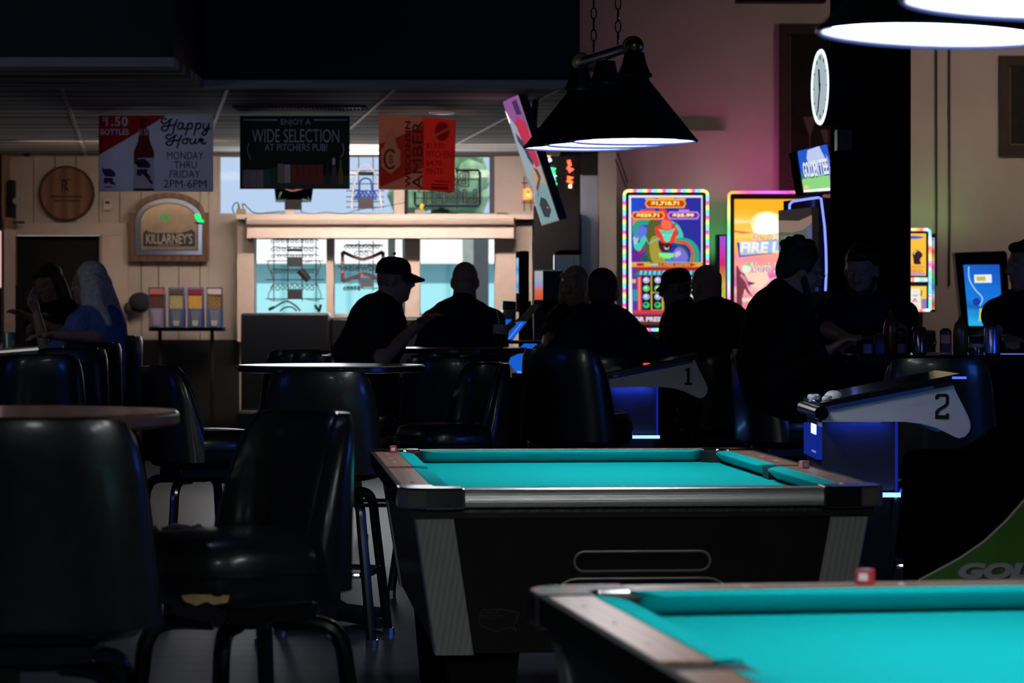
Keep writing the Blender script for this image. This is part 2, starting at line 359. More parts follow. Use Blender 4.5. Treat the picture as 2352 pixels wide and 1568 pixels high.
# lowered ceiling with slanting pale grid strips
struct(MB().boxb(XL, X(400, 15.85), 15.85, 17.4, CL, CL+.05).boxb(XL, SX, 17.4, 25.0, CL, CL+.05), 'ceiling_lowered', M['ceil'])
for i, (u, v0) in enumerate([(520, 205), (905, 205), (1285, 205), (140, 205)]):
    x0 = X(u, 17.4); mb = MB(); y0 = 17.45 if i < 3 else 17.45
    mb.add([(x0-.012, y0, CL-.006), (x0+.012, y0, CL-.006), (x0+.012-.127*(24.9-y0), 24.9, CL-.006), (x0-.012-.127*(24.9-y0), 24.9, CL-.006),
            (x0-.012, y0, CL), (x0+.012, y0, CL), (x0+.012-.127*(24.9-y0), 24.9, CL), (x0-.012-.127*(24.9-y0), 24.9, CL)],
           [(3,2,1,0),(4,5,6,7),(0,1,5,4),(1,2,6,5),(2,3,7,6),(3,0,4,7)])
    struct(mb, 'trim_%d' % (i+1), M['trim'])
# back wall: plaster on the right, board cladding on the left
mb = MB(); WB(mb, 1285, 2570, -10, 340); WB(mb, 1376, 2570, 340, 1058)
WB(mb, 1140, 1240, 330, 1058); WB(mb, 1240, 1376, 600, 1058)
struct(mb, 'wall_back', M['wallr'])
mb = MB(); WB(mb, 500, 1140, 490, 548); WB(mb, 500, 1140, 722, 1058); WB(mb, 500, 584, 548, 722); WB(mb, 478, 500, 340, 1058); WB(mb, 1136, 1140, 340, 722)
struct(mb, 'wall_back_window', M['wall'])
mb = MB(); gaps = [-2, 78, 127, 175, 228, 276, 325, 365, 411, 460, 480]
for a, b in zip(gaps, gaps[1:]):
    if b <= 28: continue
    WB(mb, a+1.0, b-1.0, 356, 535 if a < 228 else 781, 24.975, 25.0)
struct(mb, 'wall_back_boards', M['shiplap'])
mb = MB(); WB(mb, -20, 480, 340, 538, 25.0, 25.2); WB(mb, 237, 480, 538, 781, 25.0, 25.2); struct(mb, 'wall_back_backing', M['groove'])
mb = MB(); WB(mb, 237, 550, 780, 1058, 24.95, 25.2); WB(mb, -20, 30, 538, 1058, 24.95, 25.2); struct(mb, 'wall_back_wainscot', M['wains'])
# black doorway with white casing
t = thing('door_1', 'black doorway with white head casing in the board wall', 'door', P(133, 1058, 25)); t['kind'] = 'structure'
mb = MB(); mb.boxb(X(30, 25), X(236, 25), 25.06, 25.12, 0, Z(541, 25)); mb.build('door_leaf', M['black'], t, smooth=False, off=t.location)
mb = MB(); mb.boxb(X(26, 25), X(295, 25), 24.93, 25.0, Z(541, 25), Z(513, 25)); mb.build('head_casing', M['trim'], t, smooth=False, off=t.location)
mb = MB(); mb.boxb(X(236, 25), X(296, 25), 24.94, 25.0, Z(781, 25), Z(541, 25)); mb.build('side_casing', M['trim'], t, smooth=False, off=t.location)
# clerestory windows
def window(i, u0, u1, v0, v1, bars, fm, label, y=25.1, fr=4):
    t = thing('window_%d' % i, label, 'window', P((u0+u1)/2, v1, y)); t['kind'] = 'structure'
    mb = MB(); WB(mb, u0, u1, v0, v1, y, y+.006); mb.build('pane', M['glass'], t, smooth=False, off=t.location)
    mb = MB(); WB(mb, u0, u1, v0, v0+fr, y-.05, y+.05); WB(mb, u0, u1, v1-fr, v1, y-.05, y+.05); WB(mb, u0, u0+fr, v0, v1, y-.05, y+.05); WB(mb, u1-fr, u1, v0, v1, y-.05, y+.05)
    for a, b in bars: WB(mb, a, b, v0, v1, y-.07, y+.07)
    mb.build('window_frame', fm, t, smooth=False, off=t.location)
window(1, 500, 906, 356, 492, [], M['trim'], 'high clerestory window behind the black banner, pale sky in it', fr=3)
window(2, 934, 1138, 356, 492, [(1124, 1138)], M['navy2'], 'high clerestory window behind the red banner with trees outside', fr=3)
mb = MB(); WB(mb, 906, 930, 340, 492, 24.98, 25.2); struct(mb, 'trim_5', M['trim'])
mb = MB(); WB(mb, 929, 935, 340, 492, 24.98, 25.2); struct(mb, 'trim_6', M['black'])
window(3, 583, 751, 546, 720, [], M['trim'], 'lower window pane with the scripted neon sign, nearest the board wall', fr=2)
window(4, 764, 932, 546, 722, [], M['trim'], 'lower window pane behind the person in the cap', fr=2)
window(5, 962, 1137, 546, 722, [], M['trim'], 'lower window pane behind the bald person', fr=2)
# window surround: posts, ledge, roller valance
mb = MB(); WB(mb, 545, 583, 500, 784, 24.72, 25.0, 24.72); WB(mb, 1138, 1222, 500, 800, 24.72, 25.0, 24.72); struct(mb, 'trim_7', M['trim'])
mb = MB(); WB(mb, 750, 766, 545, 730, 24.85, 25.05, 24.85); struct(mb, 'trim_8', M['trim'])
mb = MB(); WB(mb, 931, 964, 545, 730, 24.85, 25.05, 24.85); struct(mb, 'trim_9', M['trim'])
mb = MB(); WB(mb, 543, 1224, 492, 503, 24.55, 25.0, 24.55); struct(mb, 'trim_10', M['trim'])
t = thing('roller_blind', 'rolled cream blind with a valance above the lower windows', 'blind', P(873, 520, 24.5))
mb = MB(); pts = [(24.70, Z(500, 24.4)), (24.46, Z(501, 24.4)), (24.42, Z(506, 24.4)), (24.44, Z(514, 24.4)), (24.52, Z(519, 24.4)), (24.48, Z(524, 24.4)), (24.46, Z(546, 24.4)), (24.49, Z(546, 24.4)), (24.55, Z(522, 24.4)), (24.70, Z(519, 24.4))]
mb.prism(pts, X(567, 24.46), X(1180, 24.46), lambda y, z, x: (x, y, z)); mb.build('valance', M['trim'], t, off=t.location, smooth=False)
mb = MB(); WB(mb, 563, 567, 500, 549, 24.44, 24.72, 24.46); mb.build('bracket', M['groove'], t, off=t.location, smooth=False)
mb = MB(); WB(mb, 1180, 1184, 500, 549, 24.44, 24.72, 24.46); mb.build('bracket', M['groove'], t, off=t.location, smooth=False)
# column, pilaster, conduits
struct(MB().boxb(X(1925, 16), X(2092, 16), 16, 16.4, 0, HC), 'column', mat('black_column_paint', (.006,.006,.008), .9, noise=.2, spec=0.))
struct(MB().boxb(X(1376, 24.6), X(1416, 24.6), 24.6, 25.0, 0, Z(345, 24.6)), 'trim_11', M['wallr'])
for i, u in enumerate((2151, 2181)):
    struct(MB().tube([(X(u, 24.97), 24.97, 1.5), (X(u, 24.97), 24.97, HC)], .009, 6), 'trim_%d' % (12+i), M['groove'])
struct(MB().boxb(X(1340, 24.8), X(1672, 24.8), 24.86, 25.0, Z(304, 24.86), Z(300, 24.86)), 'trim_14', M['wallr'])
struct(MB().boxb(X(1690, 24), X(1895, 24), 23.9, 24.1, Z(6, 24), HC), 'trim_15', M['black'])
# dark window with neon, beside the pilaster
t = thing('window_6', 'dark narrow window hung with neon signs beside the pilaster', 'window', P(1290, 470, 25.1)); t['kind'] = 'structure'
mb = MB(); WB(mb, 1240, 1340, 340, 470, 25.12, 25.2); mb.build('window_frame', M['black'], t, off=t.location, smooth=False)
mb = MB(); WB(mb, 1240, 1376, 470, 600, 25.0, 25.2); WB(mb, 1336, 1376, 340, 404, 24.9, 25.2); mb.build('apron', M['black'], t, off=t.location, smooth=False)
mb = MB(); WB(mb, 1333, 1376, 402, 800, 24.92, 24.98); o = mb.build('steel_panel', M['steel'], smooth=False); tag(o, 'tall narrow brushed steel sheet beside the pilaster', 'panel')
mb = MB(); WB(mb, 1226, 1332, 472, 800, 24.3, 24.7, 24.3); o = mb.build('vending_machine', M['black'], smooth=False, bevel=.01); tag(o, 'tall black unlit vending machine beside the window surround', 'machine')
# exterior
struct(MB().boxb(-14, 14, 25.2, 50, -.12, 0), 'ground_outside', mat('grey_asphalt', (.28,.28,.28), .9, noise=.2, nscale=20))
mt = banded('teal_corrugated', (.20,.55,.57), (.34,.72,.74), (1,0,0), 2.6, .6, .15, 3, .05, bump=.2)
t = thing('neighbouring_building', 'white and teal clad building across the street, seen through the windows', 'building', (-1.5, 34, 0))
MB().boxb(-7, 6, 34, 34.3, 0, Z(598, 34)).build('metal_cladding', mt, t, off=t.location, smooth=False)
MB().boxb(-7, 6, 33.9, 34.3, Z(600, 34), Z(500, 34)).boxb(-7, 6, 33.8, 34.3, Z(606, 34), Z(598, 34)).build('white_fascia', mat('white_fascia_paint', (.88,.87,.84), .7, noise=.03), t, off=t.location, smooth=False)
for u0, u1, c in ((891, 906, (.05,.075,.07)), (924, 934, (.04,.06,.06)), (1062, 1086, (.30,.36,.34)), (1087, 1122, (.055,.07,.08))):
    m = mat('post_paint', c, .6, noise=.1); o = MB().boxb(X(u0, 28), X(u1, 28), 28, 28.2, 0, Z(500, 28)).build('porch_post', m, smooth=False)
    tag(o, {891: 'dark porch post outside, behind the cap and nearer the bow tie sign', 924: 'thin dark porch post outside against the wide cream mullion', 1062: 'pale grey green porch post outside behind the bald head', 1087: 'broad slate porch post outside, nearest the steel panel'}[u0], 'post')
rt = random.Random(3); t = thing('tree', 'green tree outside behind the red banner', 'tree', P(1010, 715, 38))
mb = MB()
for k in range(60):
    mb.ball((P(rt.uniform(940, 1090), rt.uniform(345, 455), 38+rt.uniform(-.6, .6))), rt.uniform(.12, .3), 6)
mb.build('foliage', mat('tree_leaves', (.22,.38,.20), .9, noise=.5, nscale=4), t, off=t.location)
MB().tube([P(1015, 940, 38), P(1010, 440, 38)], .12, 8).build('trunk', M['cab'], t, off=t.location)

# ================================================================== THINGS ON THE CEILING
t = thing('tube_light', 'bright twin fluorescent tube light under the lowered ceiling', 'light', P(838, 330, 23.4))
MB().boxb(X(790, 23.5), X(890, 23.5), 23.3, 23.6, CL-.03, CL).build('housing', M['white'], t, off=t.location, smooth=False)
for v in (338.5, 351): MB().tube([P(797, v, 23.4), P(880, v, 23.4)], .0115, 10).build('tube', emit((1, .80, .58), 6), t, off=t.location)
MB().tube([P(797, 338, 23.4), P(797, 330, 23.4)], .01, 6).tube([P(880, 338, 23.4), P(880, 330, 23.4)], .01, 6).build('holder', M['white'], t, off=t.location)
d_ = 1.33*F/(HY-258.); o = MB().lathe([(.0, -.012), (.06, -.012), (.085, -.004), (.09, 0)], 24).build('downlight', M['white']); o.location = (X(1015, d_), d_, CL); tag(o, 'round white recessed ceiling disc above the red banner', 'downlight')
d_ = 1.33*F/(HY-246.); t = thing('air_vent', 'long slatted vent grille in the lowered ceiling above the black banner', 'vent', (X(690, d_), d_, CL))
MB().boxb(-.42, .42, -.16, -.14, -.012, 0).boxb(-.42, .42, .14, .16, -.012, 0).boxb(-.43, -.41, -.16, .16, -.012, 0).boxb(.41, .43, -.16, .16, -.012, 0).build('vent_frame', M['groove'], t, smooth=False)
mb = MB()
for k in range(34): mb.boxb(-.40+k*.0245, -.393+k*.0245, -.14, .14, -.010, -.001)
mb.build('slats', M['trim'], t, smooth=False)
MB().boxb(-.41, .41, -.14, .14, -.002, -.0005).build('backing', M['black'], t, smooth=False)
t = thing('security_camera', 'small dome security camera under the ceiling near the doorway', 'camera', P(62, 348, 24.6))
MB().boxb(-.06, .06, -.02, .2, .0, .03).build('bracket', M['trim'], t); MB().ball((0, 0, -.01), .035, 12).build('lens_dome', M['black'], t)

# ================================================================== HANGING BANNERS
BD = 19.6
def hooks(root, B, us, v0):
    mb = MB()
    for u in us: mb.tube([Vector(B.fn(u, v0, 0)), Vector(B.fn(u, HY-1.325*F/BD, 0))], .0012, 4)
    mb.build('hanging_cord', M['trim'], root)
inkb = cloth_banner('navy_ink_print', (.012,.014,.03), .1)
# happy hour banner
t = thing('banner', 'red and lavender happy hour banner with a bottle picture', 'banner', P(358, 352, BD), group='banners under the lowered ceiling'); B = Board(t, 358, 352, BD)
lav = cloth_banner('lavender_banner', (.50,.50,.64), .25); B.rect('sheet', 227, 490, 265, 440, lav, 0, .0015)
B.poly('red_corner', [(227, 265), (382, 265), (343, 289), (318, 303), (227, 356)], cloth_banner('deep_red_print', (.30,.010,.018), .3), .0016)
bt = [(321.5, 270), (336.5, 270), (337, 277), (336, 295), (342, 297), (343, 314), (344.5, 323), (347, 332), (351.5, 341), (354, 351), (354, 438), (307, 438), (307.5, 350), (309, 344), (313, 335), (317, 326), (318.5, 314), (319, 298), (322, 294), (321.5, 277)]
B.poly('bottle_picture', bt, cloth_banner('brown_glass_print', (.11,.014,.016), .3), .003)
B.poly('bottle_label', [(316, 363), (354, 362), (354, 433), (307.5, 433), (307.5, 378), (314, 374)], cloth_banner('label_print', (.40,.36,.46), .3), .0045)
def ribbon(cx, cy, s):
    return [[(cx-18*s, cy-21*s), (cx-10*s, cy-17*s), (cx+2*s, cy-18*s), (cx+11*s, cy-12*s), (cx+15*s, cy-4*s), (cx+12*s, cy+1*s), (cx-10*s, cy), (cx-14*s, cy-8*s)],
            [(cx-12*s, cy+3*s), (cx+9*s, cy+3*s), (cx+8*s, cy+10*s), (cx+16*s, cy+20*s), (cx+4*s, cy+18*s), (cx-2*s, cy+12*s), (cx-4*s, cy+17*s), (cx-13*s, cy+15*s)]]
violet = cloth_banner('violet_print', (.07,.02,.12), .3)
B.polys('ribbon_emblem', ribbon(251, 405, 1.), violet, .0022); B.rect('small_print', 239, 258, 428, 430.5, violet, .0022)
B.polys('bottle_emblem', ribbon(329, 385, 1.15)+[[(313, 372), (327, 372), (327, 378), (318, 380)], [(334, 405), (340, 402), (352, 420), (347, 423)]], cloth_banner('indigo_print', (.03,.02,.08), .3), .006)
B.rect('bottle_foot_band', 307.5, 353.5, 434, 437.5, inkb, .006)
pale = cloth_banner('pale_print', (.48,.40,.50), .3)
B.text('$', (235, 241.5, 266, 280), pale, bold=.02); B.text('1.50', (243.5, 294, 267.5, 290), pale, bold=.03, spacing=1.15); B.text('BOTTLES', (231.5, 296, 296, 310), pale, bold=.025)
B.text('$1.50', (318.6, 340, 296, 313), pale, lift=.0046)
# brush script words drawn as ribbons
def script(name, strokes, ox, oy, sx, sy, w, m):
    lst = []
    for s in strokes:
        pts = [tuple(p) for p in spline([(a, b) for a, b in s], 5)]
        lst.append(stroke([(ox+a*sx, oy+b*sy) for a, b in pts], w))
    B.polys(name, lst, m, .0022)
Hc = [[(10, 2), (4, 0), (1, 5), (4, 9), (9, 8), (16, 2), (19, 1)], [(16, 1), (13, 12), (10, 20), (5, 22), (1, 18), (4, 14), (10, 13), (18, 12), (25, 10)], [(27, 1), (22, 12), (20, 24), (18, 28)]]
def lo(ch, x):
    D_ = {'a': [[(x+8, 9), (x+3, 8), (x, 14), (x+2, 19), (x+6, 17), (x+9, 9)], [(x+9, 9), (x+8, 17), (x+11, 19), (x+13, 16)]],
          'p': [[(x+2, 8), (x+1, 18), (x-2, 30)], [(x+2, 12), (x+6, 8), (x+9, 11), (x+7, 18), (x+2, 18)]],
          'y': [[(x+1, 8), (x, 15), (x+3, 19), (x+8, 14), (x+9, 8)], [(x+9, 8), (x+7, 20), (x+3, 29), (x-2, 28), (x+1, 23), (x+12, 17)]],
          'o': [[(x+6, 8), (x+1, 12), (x+2, 18), (x+7, 18), (x+9, 12), (x+6, 8), (x+12, 9)]],
          'u': [[(x+1, 8), (x, 16), (x+3, 19), (x+8, 14), (x+9, 8)], [(x+9, 8), (x+8, 17), (x+12, 18)]],
          'r': [[(x, 17), (x+3, 8), (x+5, 9), (x+8, 10), (x+6, 17), (x+10, 19), (x+13, 15)]]}
    return D_[ch]
st = Hc + [s for c, x in zip('appy', (27, 41, 54, 67)) for s in lo(c, x)]
script('script_lettering', st, 369, 272, 1.46, 1.30, 3.6, inkb)
st = Hc + [s for c, x in zip('our', (27, 40, 53)) for s in lo(c, x)]
script('script_lettering', st, 380, 309, 1.42, 1.12, 3.6, inkb)
for s, bx in (('MONDAY', (384, 467, 348.5, 366)), ('THRU', (400, 452, 370, 387)), ('FRIDAY', (390, 460, 391, 408)), ('2PM-6PM', (376, 474, 413, 431))): B.text(s, bx, inkb, bold=.0, lift=.0022)
hooks(t, B, (235, 482), 266)
# black banner
t = thing('banner', 'black banner with pale lettering about a wide selection', 'banner', P(677, 350, BD), group='banners under the lowered ceiling'); B = Board(t, 677, 350, BD)
blk = cloth_banner('black_banner', (.008,.011,.013), .12); B.rect('sheet', 551, 803.5, 266, 434, blk, 0, .0015)
gr = cloth_banner('grey_print', (.23,.23,.30), .2)
B.polys('rules', [[(559, 274), (636, 274), (636, 277), (559, 276.5)], [(721, 274), (798, 274), (798, 276.5), (721, 277)]], gr, .0022)
for s, bx in (('ENJOY A', (645.5, 713.5, 273.5, 290)), ('WIDE SELECTION', (579, 779, 296.5, 327)), ('AT PITCHERS PUB!', (608, 751.5, 330.5, 346.5))): B.text(s, bx, gr, bold=-.004, lift=.0022)
B.polys('brackets', [stroke([(572, 329), (568.5, 340), (569.5, 352), (576, 366)], 1.6), stroke([(786, 329), (789.5, 340), (788.5, 352), (782, 362)], 1.6)], gr, .0022)
def pr(c): return cloth_banner('picture_print', c, .12)
B.rect('shelf_picture', 551, 803.5, 403, 434, pr((.035,.045,.045)), .002)
for k in range(3): B.rect('can_picture', 558+k*16, 573+k*16, 390, 431, pr((.16,.13,.16)), .0034)
B.rect('carton_picture', 606, 621, 388, 420, pr((.025,.06,.06)), .0034); B.rect('carton_picture', 622, 637, 384, 420, pr((.015,.05,.03)), .0034)
B.rect('carton_picture', 638, 652, 376, 420, pr((.15,.13,.12)), .0034); B.rect('carton_picture', 653, 667, 378, 420, pr((.24,.22,.24)), .0034)
for k in range(5): B.rect('can_picture', 669+k*14.8, 682.5+k*14.8, 378, 421, pr((.13,.028,.032)), .0034)
for u, v, w, c in ((748, 374, 10, (.03,.03,.03)), (762, 362, 11, (.05,.05,.06)), (777, 366, 11, (.10,.10,.03))):
    B.poly('bottle_picture', [(u+w*.33, v), (u+w*.67, v), (u+w*.7, v+18), (u+w, v+32), (u+w, 424), (u, 424), (u, v+32), (u+w*.3, v+18)], pr(c), .0034)
B.rect('bottle_picture_label', 763.5, 770, 363, 378, pr((.3,.3,.32)), .0048)
hooks(t, B, (560, 795), 267)
# red banner
t = thing('banner', 'translucent tan and red amber beer banner', 'banner', P(958, 350, BD), group='banners under the lowered ceiling'); B = Board(t, 958, 350, BD)
def zc(x, y): return (860+x/8.255, 260+y/8.255)
tan = cloth_banner('tan_banner', (.62,.27,.19), .6); B.poly('sheet', [zc(80, 10), zc(915, 70), zc(910, 1455), zc(80, 1445)], tan, 0, .0015)
B.poly('red_sheet', [zc(915, 70), zc(1545, 125), zc(1535, 700), zc(1520, 1130), zc(1528, 1495), zc(1450, 1510), zc(910, 1455)], cloth_banner('bright_red_banner', (.95,.09,.07), .75), 0, .0015)
B.poly('diagonal_field', [zc(80, 590), zc(400, 465), zc(580, 385), zc(940, 215), zc(940, 1030), zc(690, 1150), zc(80, 1410)], cloth_banner('dark_red_print', (.50,.035,.03), .55), .0016)
hx = [(120, 690), (185, 645), (185, 600), (205, 560), (225, 540), (235, 470), (265, 425), (300, 400), (305, 330), (312, 240), (320, 330), (325, 400), (360, 425), (392, 470), (400, 545), (430, 590), (440, 650), (495, 700), (495, 990), (310, 1155), (125, 1010)]
dk = cloth_banner('brown_print', (.09,.025,.018), .5)
B.poly('emblem_outline', [zc(310+(x-310)*1.05, 700+(y-700)*1.02) for x, y in hx], dk, .003); B.poly('emblem_field', [zc(x, y) for x, y in hx], tan, .0044)
B.poly('emblem_letter', stroke([zc(300+108*math.cos(a), 870+178*math.sin(a)) for a in [math.radians(-42-k*(276/24)) for k in range(25)]], 4.6), dk, .0058)
B.text('B', (*[zc(285, 0)[0], zc(355, 0)[0]], zc(0, 795)[1], zc(0, 950)[1]), dk, bold=.0, lift=.0058)
B.text('WISCONSIN', (930.3, 943.5, 278, 431), dk, vert=True, bold=.03, lift=.003); B.text('AMBER', (947.2, 970, 278, 435), dk, vert=True, bold=.0, lift=.003); B.text('AMBER', (947.9, 970.7, 278, 435), dk, vert=True, bold=.0, lift=.0032)
rd = cloth_banner('crimson_print', (.42,.012,.02), .6)
for s, bx in (('$13.00', (979.3, 1022, 328.5, 342)), ('PITCHERS', (979, 1043, 347, 362)), ('$4.75', (979, 1014.5, 368.5, 382)), ('PINTS', (979, 1016.5, 386.5, 400.5))): B.text(s, bx, rd, bold=.005, lift=.0022)
B.poly('logo_disc', ell(1015.5, 302, 15, 19.5), rd, .0022); B.poly('logo_ring', ell(1015.5, 302, 17.5, 22.5), cloth_banner('scarlet_print', (.6,.03,.03), .6), .0016, .0004)
B.poly('logo_band', [zc(1040, 450), zc(1450, 240), zc(1475, 285), zc(1060, 500)], cloth_banner('rose_print', (.75,.12,.09), .6), .0036)
B.text('PITCHERS', (1000, 1030, 296, 304), rd, lift=.005, shear=.3) if False else None
B.polys('small_print', [[zc(1150, 1270), zc(1440, 1290), zc(1440, 1310), zc(1150, 1300)], [zc(1080, 1330), zc(1390, 1350), zc(1390, 1375), zc(1080, 1365)], [zc(1080, 1385), zc(1400, 1395), zc(1400, 1450), zc(1080, 1440)]], rd, .0022)
mb = MB(); [mb.ball(B.fn(*zc(x, y), .003), (.009, .004, .009), 8) for x, y in ((112, 1390), (1495, 1455))]; mb.build('grommets', M['chrome'], t)
hooks(t, B, (876, 1040), 268)

# ================================================================== ON THE BOARD WALL
t = thing('barrel_head', 'round wooden barrel head with a branded monogram on the board wall', 'barrel head', P(153, 444, 24.93)); B = Board(t, 153, 444, 24.9)
wb = banded('barrel_oak', (.16,.07,.04), (.30,.145,.075), (1,0,0), 9, .65, .5, 6, .4, (6,1,.8), bump=.1)
R_ = 60*B.S
MB().lathe([(0, -.012), (R_, -.012), (R_, .012), (0, .012)], 48, M=Matrix.Rotation(PI/2, 4, 'X')).build('staves', wb, t)
MB().lathe([(R_*.985, -.03), (R_*1.06, -.03), (R_*1.06, .03), (R_*.985, .03), (R_*.985, -.03)], 48, M=Matrix.Rotation(PI/2, 4, 'X')).build('rim', mat('charred_rim', (.05,.022,.014), .7, noise=.3), t)
br = mat('branded_ink', (.035,.016,.012), .8, noise=.3)
B.text('R', (142, 160, 414, 440), br, lift=.0125); B.rect('monogram_bar', 139, 164, 411.5, 414, br, .0125); B.rect('monogram_stem', 149, 152.5, 414, 440, br, .0125)
B.polys('small_print', [[(118+k*6.1, 448), (122+k*6.1, 448), (122+k*6.1, 454), (118+k*6.1, 454)] for k in range(12)]+[[(124+k*6.1, 459), (128+k*6.1, 459), (128+k*6.1, 464), (124+k*6.1, 464)] for k in range(10)], br, .0125)
t = thing('pub_mirror', 'arched wood framed pub mirror above the snack dispensers', 'mirror', P(387, 525, 24.9)); B = Board(t, 387, 525, 24.9)
def arch(x0, x1, yb, ys, yt, inset=0, n=18):
    xs0 = x0+12-inset*.3; xs1 = x1-12+inset*.3
    pts = [(x1, yb), (x0, yb), (x0, ys)]
    if inset < 8: pts.append((xs0, ys))
    else: xs0, xs1 = x0, x1
    c = (x0+x1)/2; r = (xs1-xs0)/2
    pts += [(c-r*math.cos(PI*k/n), ys-(ys-yt)*math.sin(PI*k/n)) for k in range(1, n)]
    if inset < 8: pts.append((xs1, ys))
    pts.append((x1, ys)); return pts
wf = banded('mirror_frame_oak', (.12,.055,.022), (.22,.11,.045), (1,0,0), 14, .35, .5, 5, 1.0, (3,1,1), bump=.05)
B.poly('frame', arch(295.5, 480.5, 600, 488, 442), wf, -.005, .03); B.poly('frame_bevel', arch(309, 467, 588, 505, 453, 9), mat('frame_lip', (.07,.03,.014), .4, noise=.2), .025, .006)
B.poly('silver_border', arch(312, 465, 585, 507, 456, 9), M['cast'], .031, .002); B.poly('border_line', arch(322, 456, 576, 509, 466, 9), mat('border_line', (.04,.025,.015), .4), .033, .002)
B.poly('glass', arch(324, 454, 574, 510, 468, 9), mat('bronze_mirror', (.34,.27,.19), .28, .85, noise=.15), .035, .002)
B.poly('name_plate', [(333, 533), (337, 527), (343, 533), (360, 535), (415, 535), (432, 531), (441, 527), (449, 533), (449, 566), (330, 566), (330, 533)], mat('dark_name_plate', (.02,.018,.014), .4), .037, .002)
B.text("KILLARNEY'S", (337, 443, 536.5, 560), mat('cream_letter', (.45,.40,.32), .5), lift=.039, bold=.012); B.rect('small_print', 364, 414, 561.5, 564, mat('tan_print', (.25,.2,.15), .5), .039)
gl = emit((.03, .95, .22), 1.); o = None
B.polys('clover_reflection', [ell(372, 500, 5, 5, 10), ell(381, 494, 5, 5, 10), ell(389, 501, 5, 5, 10), ell(380, 507, 4, 4, 10)], mat('green_reflection_paint', (.06,.62,.12), .4), .037)  # green neon reflected in the mirror, painted on as flat discs
t = thing('green_reflection', 'small green glowing patch added for a neon reflection at the mirror corner', 'light', P(457, 500, 24.85)); B = Board(t, 457, 500, 24.85)  # added glowing patch in place of a second green reflection
B.polys('green_glow_patch', [[(446, 492), (457, 491), (462, 503), (468, 506), (467, 511), (456, 511), (449, 501)]], emit((.02, .9, .20), 1.3), -.03, .05)
B.polys('glow_backing', [[(448, 510), (466, 511), (466, 514), (450, 514)]], M['black'], -.03, .06)
t = thing('thermostat', 'small white thermostat on the board wall below the happy hour banner', 'thermostat', P(248, 471, 24.97)); MB().boxb(-.038, .038, -.03, .0, -.05, .05).build('case', M['trim'], t, bevel=.006); MB().boxb(-.02, .02, -.033, -.029, .01, .032).build('display', M['groove'], t)
t = thing('wall_fan', 'small dark bracket fan on the board wall above the doorway corner', 'fan', P(27, 462, 24.8))
MB().boxb(-.03, .01, 0, .15, -.15, .18).build('bracket', M['black'], t); MB().lathe([(.0, -.02), (.05, -.015), (.055, .01), (.0, .03)], 16, M=Matrix.Rotation(PI/2, 4, 'X')).build('motor', M['black'], t)
MB().lathe([(.026, -.02), (.03, -.02), (.03, .02), (.026, .02)], 16, c=(.045, -.03, 0), M=Matrix.Rotation(PI/2, 4, 'X')).build('guard', M['chrome'], t)
MB().boxb(.0, .11, -.02, .0, -.19, -.17).build('stay', M['cab'], t)
t = thing('beer_cooler', 'pink lit glass cooler at the end of the bar by the doorway', 'cooler', P(0, 1010, 22.5)); S_ = 22.5/F
MB().boxb(-40*S_, 4*S_, .02, .5, 0.0, Z(525, 22.5)-t.location.z).build('cabinet', M['cab'], t, smooth=False)
MB().boxb(-34*S_, 2*S_, .0, .02, Z(660, 22.5)-t.location.z, Z(530, 22.5)-t.location.z).build('lit_door', emit((1, .62, .58), .7), t, smooth=False)
MB().boxb(4*S_, 10*S_, -.01, .5, 0.0, Z(525, 22.5)-t.location.z).build('door_post', M['railwood'], t, smooth=False)
struct(MB().boxb(X(4, 24.7), X(10, 24.7), 24.7, 25, Z(530, 24.7), Z(340, 24.7)).boxb(X(14, 24.7), X(26, 24.7), 24.6, 25, Z(655, 24.7), Z(500, 24.7)), 'trim_16', M['railwood'])
# snack dispensers on a stand
t = thing('dispenser_stand', 'black metal stand carrying four snack dispensers', 'stand', P(430, 1010, 24.6)); zt = Z(752, 24.5)-t.location.z
MB().boxb(-.31, .31, -.12, .12, zt-.03, zt).build('tray', M['blackm'], t, bevel=.004)
for s in (-1, 1): MB().tube([(s*.22-.01, 0, zt-.03), (s*.22-.01, 0, -t.location.z)], .016, 8).build('leg', M['blackm'], t)
MB().boxb(-.28, .28, -.12, .12, -t.location.z, -t.location.z+.02).build('base', M['blackm'], t)
cont = [(362, ((.10,.04,.03), (.25,.10,.09)), (.85,.22,.18), 'dark red mixed snacks', 'nearest the hanging cap'), (407.5, ((.52,.45,.16), (.78,.70,.35)), (.13,.10,.07), 'pale yellow peanuts', 'between the red and the orange one'),
        (451, ((.85,.40,.05), (1,.66,.10)), (.35,.02,.07), 'orange corn snacks', 'under a crimson label'), (494.5, ((.18,.10,.03), (.50,.32,.10)), (.72,.62,.58), 'brown nuts', 'nearest the window surround')]
